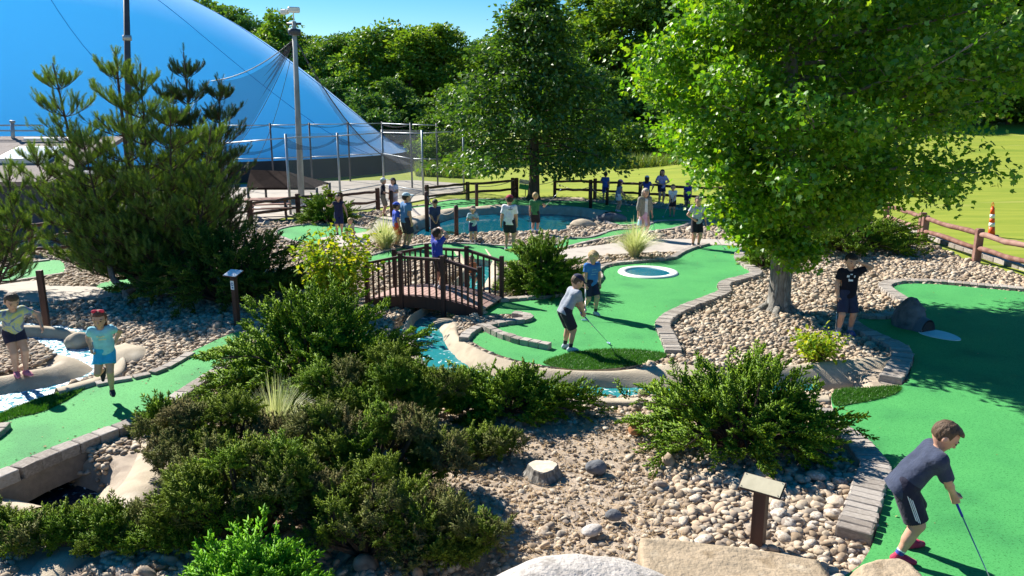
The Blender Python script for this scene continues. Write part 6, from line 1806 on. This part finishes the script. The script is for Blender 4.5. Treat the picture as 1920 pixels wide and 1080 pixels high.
# boy in black under the maple
H = 1.58
r4, j4, s4 = person('boy in black shirt with white print scratching his head beside the maple', G(1581, 627), 182, H,
    dict(lean=2, head=1.06, nod=14, turn=6, side=0, footR=(.075, .03, .05), footL=(-.085, -.02, .05), wristR=(.115, .02, .49), elbowR=(1, -.35, .1), wristL=(-.105, .04, .90), elbowL=(-1, .2, .1), handL=(.75, .0, .55), palmL=(.4, -.6, -.2), curlL=45, curlR=55, handR=(.1, .25, -1)),
    dict(shirt=(.012,.011,.018), shorts=(.03,.035,.07), leg=.93, sock=(.30,.30,.33), shoe=(.07,.09,.22), hair='dark', top=True, tan=False, sleeve=.6), .009, True)
decal(r4, s4, H, [(.06, .03, .05, .045), (.0, .065, .045, .02), (-.06, .025, .022, .045), (.0, -.055, .085, .035), (.035, -.03, .02, .02)], 1.14, 1, cloth((.75,.77,.82)), 'white_print')
putter('putter leaning upright under the hand of the boy in black', r4, H, j4['wri'][1] + A_(.005, .02, -.05), W(r4, A_(.125, .07, .02), H), (.03,.03,.035), .04)
# running girl
H = 1.30
r5, j5, s5 = person('girl in turquoise shorts with red hair bow running on the left green', G(208, 752), 160, H,
    dict(lean=16, hip=.53, head=1.12, nod=12, turn=-6, footL=(-.03, .03, .06), kneeL=(0, 1, 0), footR=(.065, -.16, .26), kneeR=(.1, 1, .1), toeR=(.1, .25, -1), wristR=(.13, .03, .57), elbowR=(.5, -1, -.4), wristL=(-.10, -.04, .60), elbowL=(-.6, -1, -.4), curlR=60, curlL=60),
    dict(shirt=(.26,.56,.66), hem=-.02, shorts=(.03,.36,.62), leg=.58, wide=.066, sock=None, sleeve=.45, shoe=(.02,.02,.03), hair='auburn', long=.10, bow=True), .009, True, .10)
decal(r5, s5, H, [(-.03, .02, .03, .02), (.01, .01, .04, .022), (.05, .025, .025, .02), (-.01, -.03, .10, .02)], .92, 1, cloth((.62,.60,.42)), 'shirt_print')
# boy in tie-dye
m_td, _nt, _N, _L, _b = _new('tie_dye')
_tc = _N.new('ShaderNodeTexCoord'); _nz = _N.new('ShaderNodeTexNoise'); _nz.inputs['Scale'].default_value = 5; _nz.inputs['Distortion'].default_value = 1.5
_L.new(_tc.outputs['Object'], _nz.inputs['Vector']); _rp = ramp(_N, [(.34, (.10,.12,.22)), (.44, (.22,.30,.42)), (.52, (.50,.48,.12)), (.60, (.24,.32,.36)), (.68, (.42,.42,.14))]); _L.new(_nz.outputs['Fac'], _rp.inputs[0]); _L.new(_rp.outputs[0], _b.inputs['Base Color']); _b.inputs['Roughness'].default_value = .85
H = 1.45
person('boy in tie dye shirt balancing on the brook mound at the left edge', G(40, 703, .05), 128, H,
    dict(lean=30, side=5, hip=.51, hy=-.05, head=1.08, nod=30, turn=-4, footR=(.04, -.01, .045), footL=(-.04, .03, .045), wristL=(-.20, .20, .56), elbowL=(-1, -.3, .2), wristR=(.20, .04, .50), elbowR=(.8, -.6, .2), curlL=20),
    dict(shirt=m_td, shorts=(.02,.02,.045), leg=.5, shoe=(.52,.16,.22), hair='brown'), .009, True, .05)
# pond group
H = 1.72
r7, j7, s7 = person('teenager in white shirt and red cap standing with his back to us', G(955, 470), 12, H, dict(turn=25, nod=4, footR=(.07, 0, .05), footL=(-.06, 0, .05), wristL=(-.15, .0, .47), wristR=(.13, .05, .47)), dict(shirt=(.74,.75,.80), shorts=(.02,.02,.035), leg=.72, shoe=(.3,.3,.3), hair='dark', cap=(.32,.035,.06), sleeve=.75), .014)
decal(r7, s7, H, [(.06, .03, .05, .022), (.09, -.01, .03, .018), (.03, -.02, .10, .016), (.12, .0, .03, .016)], 1.30, -1, cloth((.04,.04,.06)), 'back_print')
H = 1.43
r8, j8, s8 = person('boy in green shirt at the pond raising his putter', G(1003, 438), 15, H, dict(head=1.1, wristR=(.20, .14, .66), elbowR=(1, -.3, -.4), wristL=(-.14, .02, .46), curlR=70), dict(shirt=(.05,.19,.075), shorts=(.02,.022,.03), leg=.95, sock=(.45,.5,.6), sockh=.1, shoe=(.1,.1,.12), hair='blond'), .014)
_h = W(r8, j8['wri'][1] + A_(.02, .04, .0), H); putter('putter raised over the pond by the boy in green', r8, H, j8['wri'][1] + A_(.02, .03, 0), _h + Vector((.52, .0, .58)), (.3,.3,.3), .06)
person('small boy in pale shirt and navy shorts facing us before the pond', G(887, 456), 172, 1.2, dict(head=1.2, wristR=(.03, .10, .66), wristL=(-.03, .10, .70), elbowR=(1, -.4, -.5), elbowL=(-1, -.4, -.5), nod=10), dict(shirt=(.36,.50,.56), shorts=(.03,.035,.12), leg=.75, sock=(.4,.4,.4), shoe=(.05,.05,.06), hair='dark', cap=(.30,.24,.17)), .013)
H = 1.75
person('tall teenager in blue shirt and pale cap beside the grass clump', G(762, 466), 48, H, dict(turn=-10, lean=4, wristR=(.14, .03, .47), wristL=(-.12, .06, .50)), dict(shirt=(.08,.20,.40), shorts=(.035,.035,.06), leg=.95, wide=.07, shoe=(.1,.1,.14), hair='dark', cap=(.42,.56,.62)), .014)
person('child in royal blue shirt and red shorts half hidden behind the tall teenager', G(744, 464), 60, 1.42, dict(head=1.1), dict(shirt=(.03,.08,.50), shorts=(.52,.06,.05), leg=.9, shoe=(.1,.1,.14), hair='dark', cap=(.04,.10,.5)), .014)
person('man in navy shirt looking down at the near edge of the pond', G(816, 452), 165, 1.42, dict(lean=14, nod=45, wristR=(.05, .14, .50), wristL=(-.03, .15, .48), elbowR=(1, -.5, 0), elbowL=(-1, -.5, 0)), dict(shirt=(.035,.05,.13), shorts=(.03,.035,.07), leg=.95, shoe=(.2,.2,.2), hair='dark', tan=True, sleeve=.9), .014)
# boy on the bridge
_q = BP_(.02, .14, 0); _z = BARCH(.02) + .018
person('boy in blue shirt with orange hem band standing on the bridge, hands on head', _q, 48, 1.36, dict(head=1.1, lean=-2, wristR=(.06, .045, .99), wristL=(-.06, .04, .99), elbowR=(1, .5, .1), elbowL=(-1, .4, .1), handR=(-.8, -.2, .2), handL=(.8, -.2, .2), nod=-4),
    dict(shirt=(.035,.06,.36), hem=.02, shorts=(.02,.02,.03), leg=.92, shoe=(.3,.3,.32), hair='dark', sleeve=.7), .012, False, _z)
pr_ = [o for o in bpy.data.objects if o.name.startswith('person')][-1]
# left group
person('girl in navy tank top and leggings holding her arms out by the rail fence', G(637, 440), 168, 1.42, dict(twist=10, wristR=(.24, .05, .72), elbowR=(.5, -.6, -.6), wristL=(-.20, .1, .50), elbowL=(-1, -.4, -.2), nod=6), dict(shirt=(.018,.022,.06), sleeve=0, hem=-.06, shorts=(.018,.024,.08), leg=1.0, wide=.05, shoe=(.05,.05,.07), hair='dark', long=.08), .014)
person('blond child crouching over the small green beside the girl in navy', G(657, 449), 160, 1.05, dict(head=1.2, hip=.27, hy=-.1, lean=40, nod=20, footR=(.07, .02, .05), footL=(-.07, .0, .05), kneeR=(.4, 1, .4), kneeL=(-.4, 1, .4), wristR=(.05, .22, .22), wristL=(-.08, .2, .2)), dict(shirt=(.50,.50,.38), shorts=(.03,.42,.58), leg=.9, shoe=(.1,.1,.2), hair='blond', long=.03), .014)
person('adult in black shirt, khaki shorts and white cap outside the yard fence', G(719, 405), 80, 1.56, dict(turn=20, wristR=(.06, .14, .60), elbowR=(.8, -.6, -.2)), dict(shirt=(.022,.02,.03), shorts=(.27,.21,.15), leg=.95, wide=.068, shoe=(.25,.14,.1), hair='grey', cap=(.62,.62,.64), sleeve=.8), .015)
person('woman in white and lavender top with dark hair next to the adult in black', G(740, 404), 205, 1.55, dict(wristL=(-.03, .12, .62), elbowL=(-1, -.5, -.2)), dict(shirt=(.55,.55,.68), shorts=(.50,.40,.42), leg=.6, shoe=(.3,.2,.2), hair='dark', long=.04, cap=(.03,.03,.05)), .015)
m_plaid = M('plaid_cloth', [(.12,.125,.11),(.26,.24,.20),(.17,.165,.15)], 16, .9)
m_tdskirt = M('dyed_skirt', [(.60,.25,.38),(.62,.42,.52),(.25,.48,.62),(.10,.45,.58)], 2.2, .85)
H = 1.70
r18, j18, s18 = person('woman in open plaid shirt and pink turquoise skirt behind the tall grass clump', G(1206, 447), 158, H, dict(turn=-10, wristR=(.15, .02, .47), wristL=(-.15, .06, .46), nod=6), dict(shirt=(.66,.66,.70), shorts=None, skirt=m_tdskirt, overshirt=m_plaid, hair='grey', long=-.04, shoe=(.2,.2,.2)), .014)
putter('putter hanging beside the woman in the plaid shirt', r18, H, j18['wri'][-1] + A_(0, 0, -.05), W(r18, A_(-.22, .12, .02), H), (.03,.03,.03), .04)
H = 1.35
r19, j19, s19 = person('girl in grey tank top, white shorts and purple cap on the shaded far green', G(1158, 397), 68, H, dict(head=1.15, lean=10, nod=20, wristR=(.06, .19, .55), wristL=(-.02, .20, .53)), dict(shirt=(.16,.20,.28), sleeve=0, shorts=(.60,.60,.64), leg=.55, wide=.072, shoe=(.5,.4,.45), hair='dark', long=.03, cap=(.42,.20,.42)), .015)
putter('putter of the girl in the purple cap', r19, H, j19['wri'][1] + A_(0, .02, -.04), W(r19, A_(.03, .34, .02), H), (.03,.03,.03), .05)
person('boy in bright blue shirt leaning on the far log fence', G(1134, 376), 20, 1.36, dict(head=1.1, wristL=(-.14, .12, .62)), dict(shirt=(.04,.13,.52), shorts=(.03,.06,.36), leg=.95, shoe=(.1,.1,.12), hair='dark'), .016)
person('girl in white cap and blue tank top behind the woman in plaid', G(1211, 388), 15, 1.38, dict(head=1.1, wristR=(.17, .1, .56), wristL=(-.17, .1, .56), elbowR=(1, -.3, 0), elbowL=(-1, -.3, 0)), dict(shirt=(.04,.08,.36), sleeve=0, shorts=(.05,.06,.12), leg=.6, shoe=(.3,.3,.3), hair='dark', long=.03, cap=(.66,.60,.64)), .016)
person('teenage girl in lavender shirt with long dark hair at the far fence', G(1239, 384), 172, 1.62, dict(wristR=(.09, .12, .60), wristL=(-.09, .13, .62), elbowR=(1, -.4, -.2), elbowL=(-1, -.4, -.2)), dict(shirt=(.34,.33,.60), shorts=(.03,.03,.08), leg=.55, shoe=(.2,.25,.4), hair='dark', long=.09), .016)
H = 1.30
r23, j23, s23 = person('child in white shirt and dark shorts on the shaded green by the maple leaves', G(1260, 406), 200, H, dict(head=1.15, lean=8, wristR=(.05, .18, .52), wristL=(-.04, .18, .5)), dict(shirt=(.62,.65,.74), shorts=(.03,.02,.03), leg=.8, shoe=(.2,.2,.2), hair='brown'), .016)
putter('putter of the child in white on the shaded far green', r23, H, j23['wri'][1] + A_(0, .02, -.04), W(r23, A_(.22, .32, .02), H), (.5,.5,.5), .05)
H = 1.62
r24, j24, s24 = person('person in grey shirt and black shorts, hand on hip, under the left maple branches', G(1304, 464), 176, H, dict(wristR=(.085, .06, .56), elbowR=(1, -.4, .1), wristL=(-.16, .05, .50)), dict(shirt=(.42,.44,.52), shorts=(.018,.016,.022), leg=.88, sock=(.1,.1,.1), shoe=(.36,.30,.24), hair='dark'), .014)
putter('putter leaning beside the person in grey under the maple', r24, H, j24['wri'][-1] + A_(0, 0, -.05), G(1358, 466, .03), (.03,.03,.03), .04)
person('child in dark blue under the maple leaves at the far fence', G(1288, 392), 200, 1.2, dict(head=1.15), dict(shirt=(.03,.06,.34), shorts=(.03,.03,.08), shoe=(.1,.1,.1), hair='dark'), .017)
person('toddler in orange shirt crouching beyond the bridge railing', G(884, 536), 170, .95, dict(head=1.25, hip=.32, hy=-.06, lean=20, footR=(.07, .03, .05), footL=(-.07, .02, .05), kneeR=(.3, 1, .3), kneeL=(-.3, 1, .3), wristR=(.08, .2, .36), wristL=(-.08, .2, .36)), dict(shirt=(.60,.20,.10), shorts=(.08,.30,.36), leg=.95, shoe=(.1,.1,.1), hair='brown'), .012)
